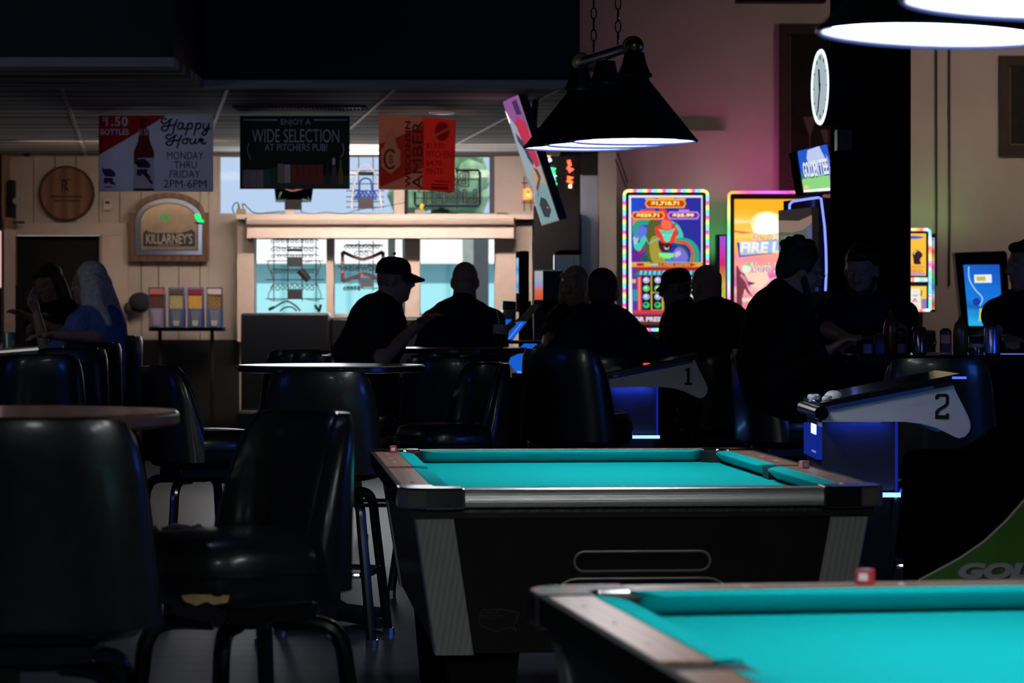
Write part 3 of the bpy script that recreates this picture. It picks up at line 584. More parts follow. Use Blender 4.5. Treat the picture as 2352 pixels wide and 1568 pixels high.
for u, (c1, c2), lc, what, where in cont:
    t = thing('snack_dispenser', 'clear snack dispenser of %s, %s' % (what, where), 'dispenser', P(u, 752, 24.45), group='snack dispensers on the stand'); S_ = 24.45/F; hw = 17*S_
    def bz(v): return (752-v)*S_
    MB().boxb(-hw*.95, hw*.95, -.065, .065, bz(714), bz(676)).build('snack_fill', banded('snack_pieces', c1, c2, (.7,.2,.7), 40, .6, .5, 60, 2.5, bump=.5), t, smooth=False)
    MB().boxb(-hw, hw, -.075, .075, bz(708), bz(662)).build('clear_bin', M['clear'], t, smooth=False)
    MB().boxb(-hw*.93, hw*.93, -.079, -.076, bz(676), bz(664)).build('product_label', mat('dispenser_label', lc, .6, noise=.1), t, smooth=False)
    m = mat('blue_dispenser_plastic', (.10,.20,.42) if u != 362 else (.36,.32,.50), .4, noise=.05)
    MB().boxb(-hw, hw, -.07, .075, 0, bz(708)).build('body', m, t, smooth=False, bevel=.004)
    MB().hexa([(-.022, -.085, bz(747)), (.022, -.085, bz(747)), (.022, -.07, bz(747)), (-.022, -.07, bz(747))], [(-.04, -.085, bz(712)), (.04, -.085, bz(712)), (.04, -.07, bz(712)), (-.04, -.07, bz(712))]).build('chute', mat('grey_chute', (.20,.23,.30) if u != 362 else (.45,.40,.55), .3), t, smooth=False)
    MB().hexa([(-.02, -.098, bz(748)), (.02, -.098, bz(748)), (.02, -.085, bz(748)), (-.02, -.085, bz(748))], [(-.028, -.098, bz(736)), (.028, -.098, bz(736)), (.028, -.085, bz(736)), (-.028, -.085, bz(736))]).build('flap', mat('pale_flap', (.55,.58,.52) if u != 362 else (.4,.38,.5), .4), t, smooth=False)
    mb = MB(); [mb.boxb(a-.004, a+.004, -.077, -.069, 0, bz(660)) for a in (-hw, hw)]; mb.boxb(-hw, hw, -.077, -.07, bz(663), bz(660)); mb.build('edging', M['cast'], t, smooth=False)
t = thing('cap', 'dark blue cap hanging on the board wall beside the snack dispensers', 'cap', P(316, 694, 24.85)); S_ = 24.85/F
MB().ball((.02, 0, .0), (27*S_, .08, 23*S_), 16).build('crown', mat('navy_twill', (.03,.036,.06), .9, noise=.2, nscale=60), t); MB().ball((-22*S_, -.02, -14*S_), (9*S_, .06, 13*S_), 12).build('peak', mat('olive_twill', (.06,.055,.04), .9, noise=.2), t)

# ================================================================== WINDOW SIGNS
def neon_frame(B, us, vs, u0, u1, v0, v1):
    mb = MB()
    for u in us: mb.tube([B.fn(u, v0, 0), B.fn(u, v1, 0)], .004, 5)
    for v in vs: mb.tube([B.fn(u0, v, 0), B.fn(u1, v, 0)], .004, 5)
    return mb
def tubes(B, lst, r=.006, lift=.02):
    mb = MB()
    for s in lst: mb.tube([B.fn(a, b, lift) for a, b in s], r, 6)
    return mb
def box_(B, a0, a1, b0, b1, y0=.0, y1=.05):
    mb = MB(); p = Vector(B.fn(a0, b1, 0)); q = Vector(B.fn(a1, b0, 0)); return mb.boxb(p.x, q.x, -y1, -y0, p.z, q.z)
ND = 24.8
def squig(x0, x1, y0, y1, n, rr):
    pts = []; k = int(n*6)
    for i in range(k+1):
        a = 2*PI*i/6; pts.append((x0+(x1-x0)*i/k+math.cos(a)*(x1-x0)/n*.62, (y0+y1)/2+math.sin(a)*(y1-y0)*.5*(.6+.4*rr.random())))
    return pts
rr = random.Random(5)
t = thing('neon_sign', 'star shaped sign with a teal border under the black banner', 'sign', P(677, 460, ND)); B = Board(t, 677, 460, ND)
star = [(634, 430), (645, 440), (634, 462), (655, 458), (656, 464), (694, 464), (696, 457), (713, 464), (703, 441), (716, 434), (720, 424), (634, 424)]
B.poly('white_face', star, mat('frosted_white', (.75,.75,.8), .5), 0, .01); 
B.polys('teal_border', [stroke([(656, 459), (636, 463), (646, 441), (628, 426), (660, 428), (690, 428), (722, 426), (704, 441), (713, 463), (695, 458)], 5)], mat('teal_plastic', (.02,.18,.17), .5), .011, .006)
B.polys('red_band', [stroke([(655, 433), (672, 439), (695, 433)], 3)], mat('red_plastic', (.4,.12,.12), .5), .012, .006)
box_(B, 655, 693, 459, 482).build('transformer', M['black'], t, smooth=False); box_(B, 657, 677, 482, 492).build('plug_box', M['trim'], t, smooth=False)
neon_frame(B, (657, 692), (450,), 640, 715, 436, 488).build('wire_frame', M['wire'], t)
t = thing('neon_sign', 'hat shaped sign with blue script hanging between two banners', 'sign', P(840, 425, ND)); B = Board(t, 840, 425, ND)
tubes(B, [spline([(808, 478), (812, 440), (816, 410), (828, 385), (840, 380), (852, 385), (866, 412), (872, 440), (876, 478)], 4)], .009).build('outline_tube', mat('white_tube', (.8,.8,.85), .3), t)
tubes(B, [spline([(828, 460), (826, 425), (832, 412), (844, 410), (852, 416), (855, 440)], 4), squig(812, 868, 434, 462, 6, rr)], .008).build('script_tube', mat('blue_tube', (.03,.08,.42), .3), t)
neon_frame(B, (824, 857), (392, 402, 422, 438, 452, 463, 476), 795, 882, 366, 484).build('wire_frame', M['wire'], t); box_(B, 825, 858, 455, 479).build('transformer', mat('dark_transformer', (.04,.035,.04), .6), t, smooth=False)
mb = MB(); WB(mb, 824, 858, 395, 402, 24.75, 24.8, 24.8); mb.build('cap_band', M['black'], t, smooth=False, off=t.location)
MB().tube([(X(824, 24.8), 24.8, Z(372, 24.8)), (X(824, 24.8), 24.8, CL)], .003, 4).tube([(X(857, 24.8), 24.8, Z(372, 24.8)), (X(857, 24.8), 24.8, CL)], .003, 4).build('hanger', M['wire'], t, off=t.location)
t = thing('neon_sign', 'outlined block letter sign seen from behind, right of the red banner', 'sign', P(1028, 430, ND)); B = Board(t, 1028, 430, ND)
MB().tube([B.fn(a, b, .0) for a, b in ((1048, 391), (1098, 391), (1102, 395), (1102, 468), (1098, 473), (957, 473), (953, 469), (953, 440))], .012, 6).build('border_tube', mat('navy_tube', (.012,.014,.04), .3), t)
lt = mat('black_tube', (.012,.012,.016), .3)
lettering('BUD', lt, t, B.fn, (984, 1078, 394, 430), outline=.035, mirror=True, thick=.02, bold=.02); lettering('LIGHT', lt, t, B.fn, (960, 1096, 434, 467), outline=.035, mirror=True, thick=.02, bold=.02)
neon_frame(B, (975, 1050), (412, 455), 950, 1104, 388, 480).build('wire_frame', M['wire'], t); box_(B, 954, 975, 482, 492).build('plug_box', mat('grey_plastic', (.35,.33,.28), .6), t, smooth=False)
o = tubes(B, [[(966, 480), (972, 468)]], .02).build('yellow_tag', mat('yellow_plastic', (.85,.60,.02), .5), t)
t = thing('neon_sign', 'unlit script sign with looping cords in the pane nearest the board wall', 'sign', P(678, 620, ND)); B = Board(t, 678, 620, ND)
tubes(B, [squig(624, 725, y0, y1, n, rr) for y0, y1, n in ((548, 558, 9), (566, 578, 8), (584, 592, 7), (616, 629, 11), (650, 668, 9))], .0045).build('script_tube', M['wire'], t)
tubes(B, [spline([(635, 599), (618, 600), (617, 612), (628, 640), (628, 655), (617, 676), (620, 688), (640, 690), (662, 686)], 5), spline([(700, 602), (728, 598), (737, 606), (732, 622), (726, 640), (732, 662), (738, 680), (728, 690), (700, 686)], 5)], .004).build('loop_cord', mat('red_brown_cord', (.16,.06,.05), .5), t)
neon_frame(B, (629, 661, 694, 726), (598, 642, 686), 610, 745, 548, 692).build('wire_frame', M['wire'], t)
for b in ((660, 694, 572, 577), (660, 694, 590, 612), (661, 695, 664, 685)): box_(B, *b).build('transformer', mat('slate_transformer', (.03,.04,.055), .6), t, smooth=False)
MB().tube([B.fn(688, 620, .03), B.fn(710, 643, .03)], .03, 8).build('connector', M['wire'], t)
t = thing('neon_sign', 'bow tie shaped sign with dark red outline in the pane behind the cap', 'sign', P(834, 612, ND)); B = Board(t, 834, 612, ND)
rdm = mat('dark_red_channel', (.10,.035,.045), .5, noise=.2)
bow = lambda L: [stroke([a, b], 8) for a, b in zip(L, L[1:])]
B.polys('bow_outline', bow([(787, 608), (787, 578), (812, 590), (833, 596), (855, 590), (880, 578), (880, 604)])+bow([(787, 622), (787, 646), (815, 636), (838, 628), (860, 636), (880, 646), (880, 626)]), rdm, 0, .03)
mb = MB(); [mb.ball(B.fn(a, b, .03), .011, 8) for a, b in ((787, 603), (880, 598), (787, 624), (832, 632))]; mb.build('red_pilot_lamp', emit((1, .12, .08), 1.2), t)
lettering('Budweiser', M['wire'], t, B.fn, (776, 886, 605, 622), outline=.03, mirror=True, thick=.02, bold=.0, lift=.01)
tubes(B, [squig(792, 874, 560, 572, 9, rr), squig(815, 850, 574, 588, 3, rr), squig(790, 830, 656, 668, 5, rr)], .0045).build('script_tube', M['wire'], t)
neon_frame(B, (825, 857), (564, 608, 640, 662), 790, 880, 552, 668).build('wire_frame', M['wire'], t); box_(B, 828, 858, 642, 659).build('transformer', mat('grey_transformer', (.09,.10,.10), .6), t, smooth=False)
# lit signs in the dark window
def glow_sign(label, u, v, lst, border=None):
    t = thing('neon_sign', label, 'sign', P(u, v, 24.96)); B = Board(t, u, v, 24.96)
    for i, (pts, c, s) in enumerate(lst): tubes(B, [pts], .017, .02).build('glowing_tube', emit(c, s*1.7), t)
    neon_frame(B, (u-8, u+8), (v-25, v+20), u-14, u+14, v-40, v+40).build('wire_frame', M['wire'], t); return t
glow_sign('green and white neon sign in the dark narrow window', 1268, 405, [([(1264, 388), (1274, 388), (1266, 396), (1275, 398)], (.05, .9, .25), 1.5), ([(1266, 400), (1276, 404), (1266, 412), (1276, 414)], (.3, .75, .75), 1.), ([(1268, 418), (1276, 422), (1271, 436)], (.05, .9, .2), 1.5), ([(1258, 346), (1266, 352), (1258, 360)], (1, .55, .2), 1.2), ([(1258, 370), (1266, 366)], (.5, .7, 1), 1.5)])
glow_sign('red neon bottle sign in the dark narrow window', 1309, 400, [([(1306, 368), (1309, 380), (1304, 386), (1315, 390), (1306, 394)], (1, .10, .05), 1.6), ([(1303, 408), (1314, 408), (1304, 416), (1315, 420)], (1, .14, .04), 1.6), ([(1306, 428), (1313, 428)], (1, .75, .5), 1.5)])
o = glow_sign('small orange lit sign on the cream wall left of the hanging screen', 1212, 445, [([(1206, 434), (1206, 456), (1218, 455), (1220, 436), (1208, 436)], (1, .22, .05), 1.6), ([(1209, 447), (1217, 449)], (1, .55, .1), 1.5)])
t = thing('ledge_box', 'small beige junction box at the end of the window ledge', 'box', P(1234, 500, 24.77)); MB().boxb(-.05, .05, -.05, .05, -.05, .06).build('case', M['trim'], t)
for nm, lab, pts, r in (('cable', 'loose black cable and plugs at the board wall end of the ledge', [(538, 490), (534, 478), (540, 466), (548, 468), (552, 486), (556, 488), (560, 468), (570, 478), (590, 490), (640, 486), (655, 487)], .005),
                        ('cable', 'thin cable running along the ledge under the hat shaped sign', [(690, 487), (720, 491), (750, 487), (790, 491), (830, 480), (870, 476), (930, 465)], .003),
                        ('cable', 'dark cable hanging over the ledge under the hanging screen', [(1140, 490), (1165, 491), (1180, 500), (1205, 507), (1230, 504)], .006)):
    o = MB().tube([P(u, v, 24.62) for u, v in spline([(a, b) for a, b in pts], 4)], r, 6).build(nm, M['wire']); tag(o, lab, 'cable')
t = thing('power_plug', 'brass coloured plug block at the end of the ledge', 'plug', P(556, 488, 24.6)); MB().boxb(-.045, .03, -.03, .03, -.02, .03).build('block', M['brass'], t); MB().tube([(-.03, 0, .03), (-.035, 0, .08)], .006, 5).tube([(.01, 0, .03), (.0, 0, .08)], .006, 5).build('prongs', M['brass'], t)
# booth bench under the windows
t = thing('booth_bench', 'dark padded booth bench under the lower windows', 'bench', P(850, 1010, 24)); oz = t.location
MB().boxb(X(553, 24), X(756, 24), 24.0, 24.2, 0, Z(718, 24)).build('backrest', M['vinyl'], t, off=oz, bevel=.02); MB().boxb(X(757, 24), X(1130, 24), 24.05, 24.25, .1, Z(727, 24)).build('backrest', M['vinyl'], t, off=oz, bevel=.03)
MB().boxb(X(553, 24), X(1130, 24), 23.5, 24.0, 0, .48).build('seat', M['vinyl'], t, off=oz, bevel=.03)
o = MB().tube([P(u, v, 24.1) for u, v in spline([(617, 711), (633, 704), (650, 694), (664, 693), (680, 703), (690, 714)], 5)], .008, 6).tube([P(617, 711, 24.1), P(630, 705, 24.1)], .014, 6).tube([P(u, v, 24.1) for u, v in spline([(643, 714), (655, 706), (670, 705), (682, 714)], 5)], .007, 6).build('cable', M['wire']); tag(o, 'black looped cable lying on top of the booth bench', 'cable')
o = MB().tube([P(733, 716, 24.1), P(729, 708, 24.1), P(723, 700, 24.1)], .012, 6).tube([P(733, 716, 24.1), P(735, 708, 24.1), P(737, 699, 24.1)], .012, 6).tube([P(730, 706, 24.1), P(724, 709, 24.1)], .008, 6).build('clamp', M['wire']); tag(o, 'small spiky black clamp standing on the booth bench', 'clamp')
# ================================================================== POOL TABLES
def pool_table(label, loc, rz, hue):
    W_, L_ = 1.33, 2.30; hw, hl = W_/2, L_/2; H = .80
    t = thing('pool_table', label, 'pool table', loc, rz, 'coin pool tables')
    def ins(z): return .045+(.735-z)/.40*.062   # side inset of the tapered cabinet at height z
    zb = .345
    def ring(z, e=0): a = hw-ins(z)-e; b = hl-ins(z)-e; return [(-a, -b, z), (a, -b, z), (a, b, z), (-a, b, z)]
    c = MB().hexa(ring(zb), ring(.745)).build('cabinet', M['cab'], t, smooth=False)
    # ribbed metal corner posts
    for sx in (-1, 1):
        for sy in (-1, 1):
            mb = MB(); w = .105
            def q(z, w=w):
                a = hw-ins(z)+.006; b = hl-ins(z)+.006; k = .004
                return [(sx*(a-k), sy*b, z), (sx*(a-w), sy*b, z), (sx*(a-w), sy*(b-.02), z), (sx*(a-.02), sy*(b-.02), z), (sx*(a-.02), sy*(b-w), z), (sx*a, sy*(b-w), z), (sx*a, sy*(b-k), z)]
            A = q(zb-.004); Bq = q(.748); n = len(A)
            mb.add(A+Bq, [tuple(range(n)), tuple(range(2*n-1, n-1, -1))]+[(i, i+n, (i+1) % n+n, (i+1) % n) for i in range(n)])
            mb.build('corner_post', M['alupost'], t, smooth=False)
            x = sx*(hw-.24); y = sy*(hl-.30)
            MB().hexa([(x-.075, y-.075, .03), (x+.075, y-.075, .03), (x+.075, y+.075, .03), (x-.075, y+.075, .03)], [(x-.10, y-.10, zb), (x+.10, y-.10, zb), (x+.10, y+.10, zb), (x-.10, y+.10, zb)]).lathe([(.055, .0), (.055, .03)], 16, c=(x, y, 0)).build('leg', M['black'], t, smooth=False)
    # rails with sights, metal edge strips
    rw = .095
    for sy in (-1, 1):
        r = MB().boxb(-hw+.10, hw-.10, *sorted((sy*(hl-rw), sy*(hl-.012))), .757, H).build('rail', M['railwood'], t, smooth=False, bevel=.004)
        mb = MB(); mb.prism([(hl-.028, H+.001), (hl-.010, H+.0012), (hl-.003, H-.001), (hl+.0025, H-.012), (hl+.006, H-.026), (hl+.007, H-.040), (hl+.005, H-.048), (hl-.028, H-.048)], -hw+.175, hw-.175, lambda a, z, x: (x, sy*a, z)); mb.build('edge_strip', M['alu'], t, angle=30)
        MB().boxb(-hw+.175, hw-.175, *sorted((sy*(hl-.055), sy*(hl-.030))), .735, .752).build('lower_strip', M['alupost'], t, smooth=False)
        for k in (-1, 0, 1): MB().lathe([(.0, 0), (.006, 0), (.006, .0015), (0, .0015)], 10, c=(k*.28, sy*(hl-.05), H)).build('sight', M['paper'], r)
    for sx in (-1, 1):
        for sy in (-1, 1):
            r = MB().boxb(*sorted((sx*(hw-rw), sx*(hw-.012))), *sorted((sy*.055, sy*(hl-.10))), .757, H).build('rail', M['railwood'], t, smooth=False, bevel=.004)
            for k in (1, 2, 3): MB().lathe([(.0, 0), (.007, 0), (.007, .0015), (0, .0015)], 10, c=(sx*(hw-.05), sy*(.02+k*.265), H)).build('sight', M['paper'], r)
        MB().boxb(*sorted((sx*(hw-.016), sx*(hw+.002))), -hl+.175, hl-.175, .752, H+.001).build('edge_strip', M['blackm'], t, smooth=False, bevel=.004)
        # side pocket
        MB().boxb(*sorted((sx*(hw-.135), sx*(hw-.012))), -.055, .055, .70, H-.006).build('side_pocket', M['pocket'], t, smooth=False)
    MB().boxb(-hw+.03, hw-.03, -hl+.03, hl-.03, .72, .752).build('apron', M['cab'], t, smooth=False)
    # corner castings
    for sx in (-1, 1):
        for sy in (-1, 1):
            out = [(hw-.175, hl+.004), (hw-.07, hl+.004), (hw-.02, hl-.018), (hw+.004-.0, hl-.07), (hw+.004, hl-.175), (hw-.10, hl-.175), (hw-.10, hl-.12), (hw-.12, hl-.10), (hw-.175, hl-.10)]
            mb = MB(); mb.prism([(sx*a, sy*b) for a, b in out], .745, H+.003, lambda x, z, y: (x, z, y)); mb.build('corner_casting', M['cast'], t, smooth=False, bevel=.006)
            MB().lathe([(.058, 0), (.058, .05), (0, .05)], 20, c=(sx*(hw-.125), sy*(hl-.125), .745)).build('corner_pocket', M['pocket'], t)
    # cloth bed and cushions
    bx, by = hw-.12, hl-.12
    MB().boxb(-bx, bx, -by, by, .745, .758).build('cloth_bed', M['felt'], t, smooth=False)
    def cushion(a0, a1, fn):
        """cushion from a0 to a1 along its rail; ends cut at the pocket mouths; fn(a, across, z)"""
        s = 1 if a1 > a0 else -1; k = .055
        sec = [(.0, .80, 0), (.028, .7985, .5), (.05, .795, 1), (.051, .788, 1), (.036, .775, .95), (.016, .759, .7), (.0, .759, 0)]
        vs = [fn(a0+s*k*w, c_, z) for c_, z, w in sec]+[fn(a1-s*k*w, c_, z) for c_, z, w in sec]; n = len(sec)
        MB().add(vs, [tuple(range(n)), tuple(range(2*n-1, n-1, -1))]+[(i, i+n, (i+1) % n+n, (i+1) % n) for i in range(n)]).build('cushion', M['felt'], t, angle=50)
    for sy in (-1, 1): cushion(-hw+.165, hw-.165, lambda a, c_, z: (a, sy*(hl-rw-c_), z))
    for sx in (-1, 1):
        for sy in (-1, 1): cushion(sy*.05, sy*(hl-.165), lambda a, c_, z: (sx*(hw-rw-c_), a, z))
    # ball return openings on the foot end
    def fr(x, z, e): return (x, -(hl-ins(z))-e, z)
    def oval(cx, cz, rx, rz, n=10):
        pts = []
        for s in (1, -1):
            for k in range(n+1):
                a = -PI/2+PI*k/n if s > 0 else PI/2+PI*k/n
                pts.append((cx+s*(rx-rz)+rz*math.cos(a), cz+rz*math.sin(a)))
        return pts
    for cz, rx, rz in ((.598, .187, .027), (.484, .245, .066)):
        ov = oval(0, cz, rx, rz)
        p = MB(); p.prism(ov, .0, .002, lambda x, z, e: fr(x, z, e)); p = p.build('ball_window', M['pocket'], t, smooth=False)
        MB().tube([fr(x, z, .004) for x, z in ov], .0038, 6, closed=True).build('window_rim', M['rimm'], p)
    # maker's map outline
    mp = [(-.62, .385), (-.60, .43), (-.585, .435), (-.50, .43), (-.43, .425), (-.40, .435), (-.375, .415)]
    return t, fr
T1, fr1 = pool_table('pool table with its whole metal trimmed end and walnut cabinet showing', (.263, 9.06, 0), .086, 0)
ol = [(1120, 1395), (1114, 1405), (1111, 1418), (1114, 1428), (1122, 1435), (1134, 1439), (1146, 1443), (1154, 1447), (1160, 1441), (1172, 1438), (1184, 1436), (1190, 1440), (1196, 1446), (1197, 1441), (1190, 1434), (1196, 1424), (1200, 1408), (1206, 1404), (1196, 1402), (1180, 1398), (1150, 1394)]
# the plate sits on the cabinet end: local metres measured from the end's centre
def m2(u, v): return ((u-1483)*.00120, .80-(v-1117)*.00120)
mp = MB(); mp.tube([fr1(*m2(u, v), .002) for u, v in ol], .0012, 5, closed=True); mo = mp.build('maker_map', mat('grey_map_line', (.16,.15,.14), .6), T1)
fm = lambda a, b, o: fr1(*m2(a, b), .001+o)
for s, bx in (('MADE IN', (1127, 1156, 1398, 1403.5)), ('RICHLAND HILLS', (1113, 1171, 1406, 1411)), ('U.S.A.', (1132, 1150, 1414, 1418.5))): lettering(s, mat('grey_map_letter', (.16,.15,.14), .6), mo, fm, bx)
T2, fr2 = pool_table('pool table nearest the viewer with only its far corner and bright felt showing', (.852, 4.05, 0), .153, 0)
def chalk(label, p, m, rz, s=.024):
    t = thing('chalk_cube', label, 'chalk', p, rz, 'chalk cubes on the table rails'); h = s/2
    MB().boxb(-h, h, -h, h, 0, s*.93).build('paper_wrap', m, t, smooth=False, bevel=.001); MB().lathe([(h*.85, s*.90), (h*.6, s*.97), (0, s*.94)], 12).build('chalk_top', mat('blue_chalk', (.10,.30,.42), .95, noise=.2), t)
    MB().boxb(-h*.6, h*.5, -h-.0006, -h, s*.25, s*.7).build('wrap_print', M['paper'], t, smooth=False); return t
d_ = .48*F/(1040-HY)
chalk('red chalk cube on the far corner of the walnut rail beside the black stool', (X(903, 9.92), 9.92, .801), M['chalk'], .1)
chalk('pale pink chalk cube on the rail beside the number two console', (X(1847, 8.93), 8.93, .801), M['chalk2'], .4)
chalk('red and white chalk cube on the far rail of the nearest table', (X(1988, 5.13), 5.13, .801), M['chalk'], -.35, .028)

# ================================================================== POOL LAMPS
def pool_lamp(label, ctr, along, bar_tilt, zrim, n=3, gap=.525, chains=True, R_=.191):
    """three cone shades on a bar; along = bar direction angle from +y"""
    t = thing('pool_lamp', label, 'lamp', (ctr[0], ctr[1], zrim), along, 'three shade pool table lamps')
    hgt = .205
    ends = []
    for k in range(n):
        y = (k-(n-1)/2)*gap; z = y*bar_tilt
        s = MB().lathe([(R_, 0), (R_+.004, .004), (R_-.004, .010), (.046, hgt-.02), (.044, hgt), (.0, hgt)], 48, c=(0, y, z), caps=False).build('lamp_shade', M['shade'], t)
        MB().lathe([(R_-.002, .002), (.05, hgt-.03), (0, hgt-.035)], 48, c=(0, y, z), caps=False).build('inner_reflector', M['shadein'], s)
        MB().lathe([(0, .012), (R_-.016, .012), (R_-.016, .014), (0, .014)], 48, c=(0, y, z)).build('diffuser', M['bulb'], s)
        MB().tube([(R_*math.cos(a), y+R_*math.sin(a), z+.001) for a in [2*PI*i/48 for i in range(48)]], .0045, 6, closed=True).build('rim_trim', mat('shade_rim', (.02,.03,.10), .3), s)
        MB().lathe([(.05, hgt-.012), (.054, hgt-.004), (.05, hgt+.002), (.038, hgt+.03), (.030, hgt+.065), (0, hgt+.07)], 24, c=(0, y, z)).build('shade_cap', M['shade'], s)
        mb = MB(); [mb.ball((.05*math.cos(a), y+.05*math.sin(a), z+hgt-.004), .006, 6) for a in [2*PI*i/16 for i in range(16)]]; mb.build('beading', M['dchrome'], s)
    L2 = (n-1)/2*gap; zb = hgt+.085
    MB().tube([(0, -L2, zb-L2*bar_tilt), (0, L2, zb+L2*bar_tilt)], .0165, 14).build('hanging_bar', M['steel'], t)
    for s in (-1, 1):
        y = s*(L2+.005); MB().ball((0, y, zb+y*bar_tilt), .028, 16).lathe([(.030, -.004), (.034, 0), (.030, .004)], 20, c=(0, y-s*.024, zb+y*bar_tilt), M=Matrix.Rotation(PI/2, 4, 'X')).build('ball_finial', M['brass'] if chains else M['shade'], t)
    for s in (-1, 1):
        mb = MB(); y = s*L2*.45; z = zb+.02+y*bar_tilt; k = 0
        while z+zrim < HC-.01:
            pts = []
            for i in range(12):
                a = 2*PI*i/12; q = (.009*math.cos(a), .020*math.sin(a))
                pts.append((q[0], y, z+.02+q[1]) if k % 2 else (0, y+q[0], z+.02+q[1]))
            mb.tube(pts, .0022, 5, closed=True); z += .0365; k += 1
        mb.build('hanging_chain', M['dchrome'], t)
    return t
pool_lamp('triple cone pool lamp on a chrome bar hanging from chains, seen whole', (X(1391, 9.42), 9.42), .135, .036, 1.818)
pool_lamp('triple cone pool lamp over the nearest table, its white undersides glaring', (.775, 4.36), .153, .0, 1.738, gap=.49).rotation_euler.y = .045

# ================================================================== STOOLS
def bucket_stool(label, loc, rz, group='black vinyl bucket stools', legs=True, k=1.0):
    t = thing('bar_stool', label, 'stool', loc, rz, group)
    # seat pad
    mb = MB(); prof = [(0, .62), (.14, .622), (.185, .632), (.205, .66), (.205, .73), (.195, .765), (.16, .782), (0, .79)]
    vs = []; n = 36; fs = []
    def se(a, r, dz):
        c, s = math.cos(a), math.sin(a); p = 3.2; q = (abs(c)**p+abs(s)**p)**(-1/p); return (r*1.06*q*c, r*1.05*q*s+.03, dz)
    for r, z in prof:
        for i in range(n): vs.append(se(2*PI*i/n, r, z))
    for j in range(len(prof)-1):
        for i in range(n): fs.append((j*n+i, j*n+(i+1) % n, (j+1)*n+(i+1) % n, (j+1)*n+i))
    mb.add(vs, fs).build('seat', M['vinyl'], t, angle=60)
    mb = MB(); ring = [se(2*PI*i/n, .207, .70) for i in range(n)]; mb.tube(ring, .005, 6, closed=True).build('seat_piping', M['vinyl'], t)
    # wraparound back: swept panel with rounded top corners, thick padded edge
    NU, NV = 25, 9; th = .042; sec = []
    def back(u, v, out):
        # u -1..1 round the back, v 0..1 upward
        ang = u*1.16; R0 = .228-.022*v
        top = 1.050-.27*max(0, (abs(u)-.62)/.38)**2-.01*abs(u)**4
        z = .655+(top-.655)*v
        p = 3.4; c, s = math.sin(ang), -math.cos(ang); q = (abs(c)**p+abs(s)**p)**(-1/p)
        r = R0*q+out; lean = -.055*v*(1-abs(u)**2)
        return (r*c*1.03, r*s*.92+.03+lean, z)
    vs = []; fs = []
    prof = [(0, v) for v in [i/(NV-1) for i in range(NV)]]
    loop = [(-th/2, 0), (-th/2, .25), (-th/2, .5), (-th/2, .75), (-th/2, .93), (-th*.28, 1.0), (th*.28, 1.0), (th/2, .93), (th/2, .75), (th/2, .5), (th/2, .25), (th/2, 0)]
    nl = len(loop)
    for i in range(NU):
        u = -1+2*i/(NU-1)
        for o, v in loop: vs.append(back(u, v, o))
    for i in range(NU-1):
        for j in range(nl): fs.append((i*nl+j, i*nl+(j+1) % nl, (i+1)*nl+(j+1) % nl, (i+1)*nl+j))
    fs += [tuple(range(nl)), tuple((NU-1)*nl+j for j in range(nl-1, -1, -1))]
    MB().add(vs, fs).build('backrest', M['vinyl'], t, angle=55)
    MB().tube([back(-1+2*i/24, 1.0, -th*.55) for i in range(25)], .005, 6).build('back_piping', M['vinyl'], t)
    # swivel, bent legs, foot ring
    MB().boxb(-.12, .12, -.12, .12, .585, .622).lathe([(.07, .565), (.09, .585)], 20).build('swivel_plate', M['dchrome'], t, bevel=.004)
    for sx in (-1, 1):
        for sy in (-1, 1):
            path = spline([Vector((sx*.05, sy*.05, .575)), Vector((sx*.125, sy*.125, .572)), Vector((sx*.158, sy*.158, .535)), Vector((sx*.172, sy*.172, .42)), Vector((sx*.215, sy*.215, .0))], 5)
            l = MB().tube(path, .0195, 10).build('leg', M['dchrome'], t); MB().lathe([(.024, .0), (.024, .03), (.0, .03)], 10, c=(sx*.215, sy*.215, 0)).build('leg_cap', M['chrome'], l)
    fr_ = []
    for a in [2*PI*i/40 for i in range(40)]:
        p = 6; c, s = math.cos(a), math.sin(a); q = (abs(c)**p+abs(s)**p)**(-1/p); fr_.append((.192*q*c, .192*q*s, .27))
    MB().tube(fr_, .011, 8, closed=True).build('foot_ring', M['chrome'], t)
    return t
R = math.radians
d0 = 6.62; s0 = bucket_stool('black bucket stool with a torn seat edge showing yellow foam', (X(560, d0), d0, 0), R(128))
# worn spots of the torn stool
vm = Matrix.Rotation(-s0.rotation_euler.z, 3, 'Z')
MB().prism([(-.050, .008), (-.02, .011), (.02, .011), (.055, .009), (.05, -.006), (.02, -.011), (.005, -.004), (-.018, -.013), (-.042, -.004)], -.215, -.262, lambda x, z, y: tuple(vm @ Vector((x-.062, y, .652+z)))).build('exposed_foam', M['foam'], s0, smooth=False)
mb = MB(); rr = random.Random(2)
for k in range(26): mb.ball((rr.uniform(.10, .19), rr.uniform(.03, .18), .786+rr.uniform(-.004, .002)), (rr.uniform(.01, .022), rr.uniform(.006, .014), rr.uniform(.003, .007)), 6)
mb.build('frayed_cover', M['lint'], s0)
def stool(label, u, d, r, k=1.0):
    q = dup(s1, (X(u, d), d, 0), R(r), label); q.scale = (1, 1, k); return q
s1 = bucket_stool('black bucket stool seen square from behind at the brown table', (X(90, 5.75), 5.75, 0), R(4)); s1.scale = (1, 1, 1.022)
stool('black bucket stool turned sideways with a blue glint, behind the brown table', 452, 12.3, -62)
stool('black bucket stool with blue edges seen from behind at the pale round table', 748, 11.35, -6)
stool('empty black bucket stool facing left with a blue back, just past the far rail', 1045, 13.0, 118)
stool('black stool back behind the pale table, nearest the cream post', 685, 17.4, 10)
stool('black stool back behind the pale table, in front of the other stool back there', 748, 16.6, 4)
stool('black stool back under the distant round table', 1030, 14.6, -8)
stool('blue lit black stool nearest the brown table in the row along the bar', 75, 13.4, 18, 1.03)
stool('black stool in the bar row, just beyond the blue lit one', 130, 14.2, 34, 1.048)
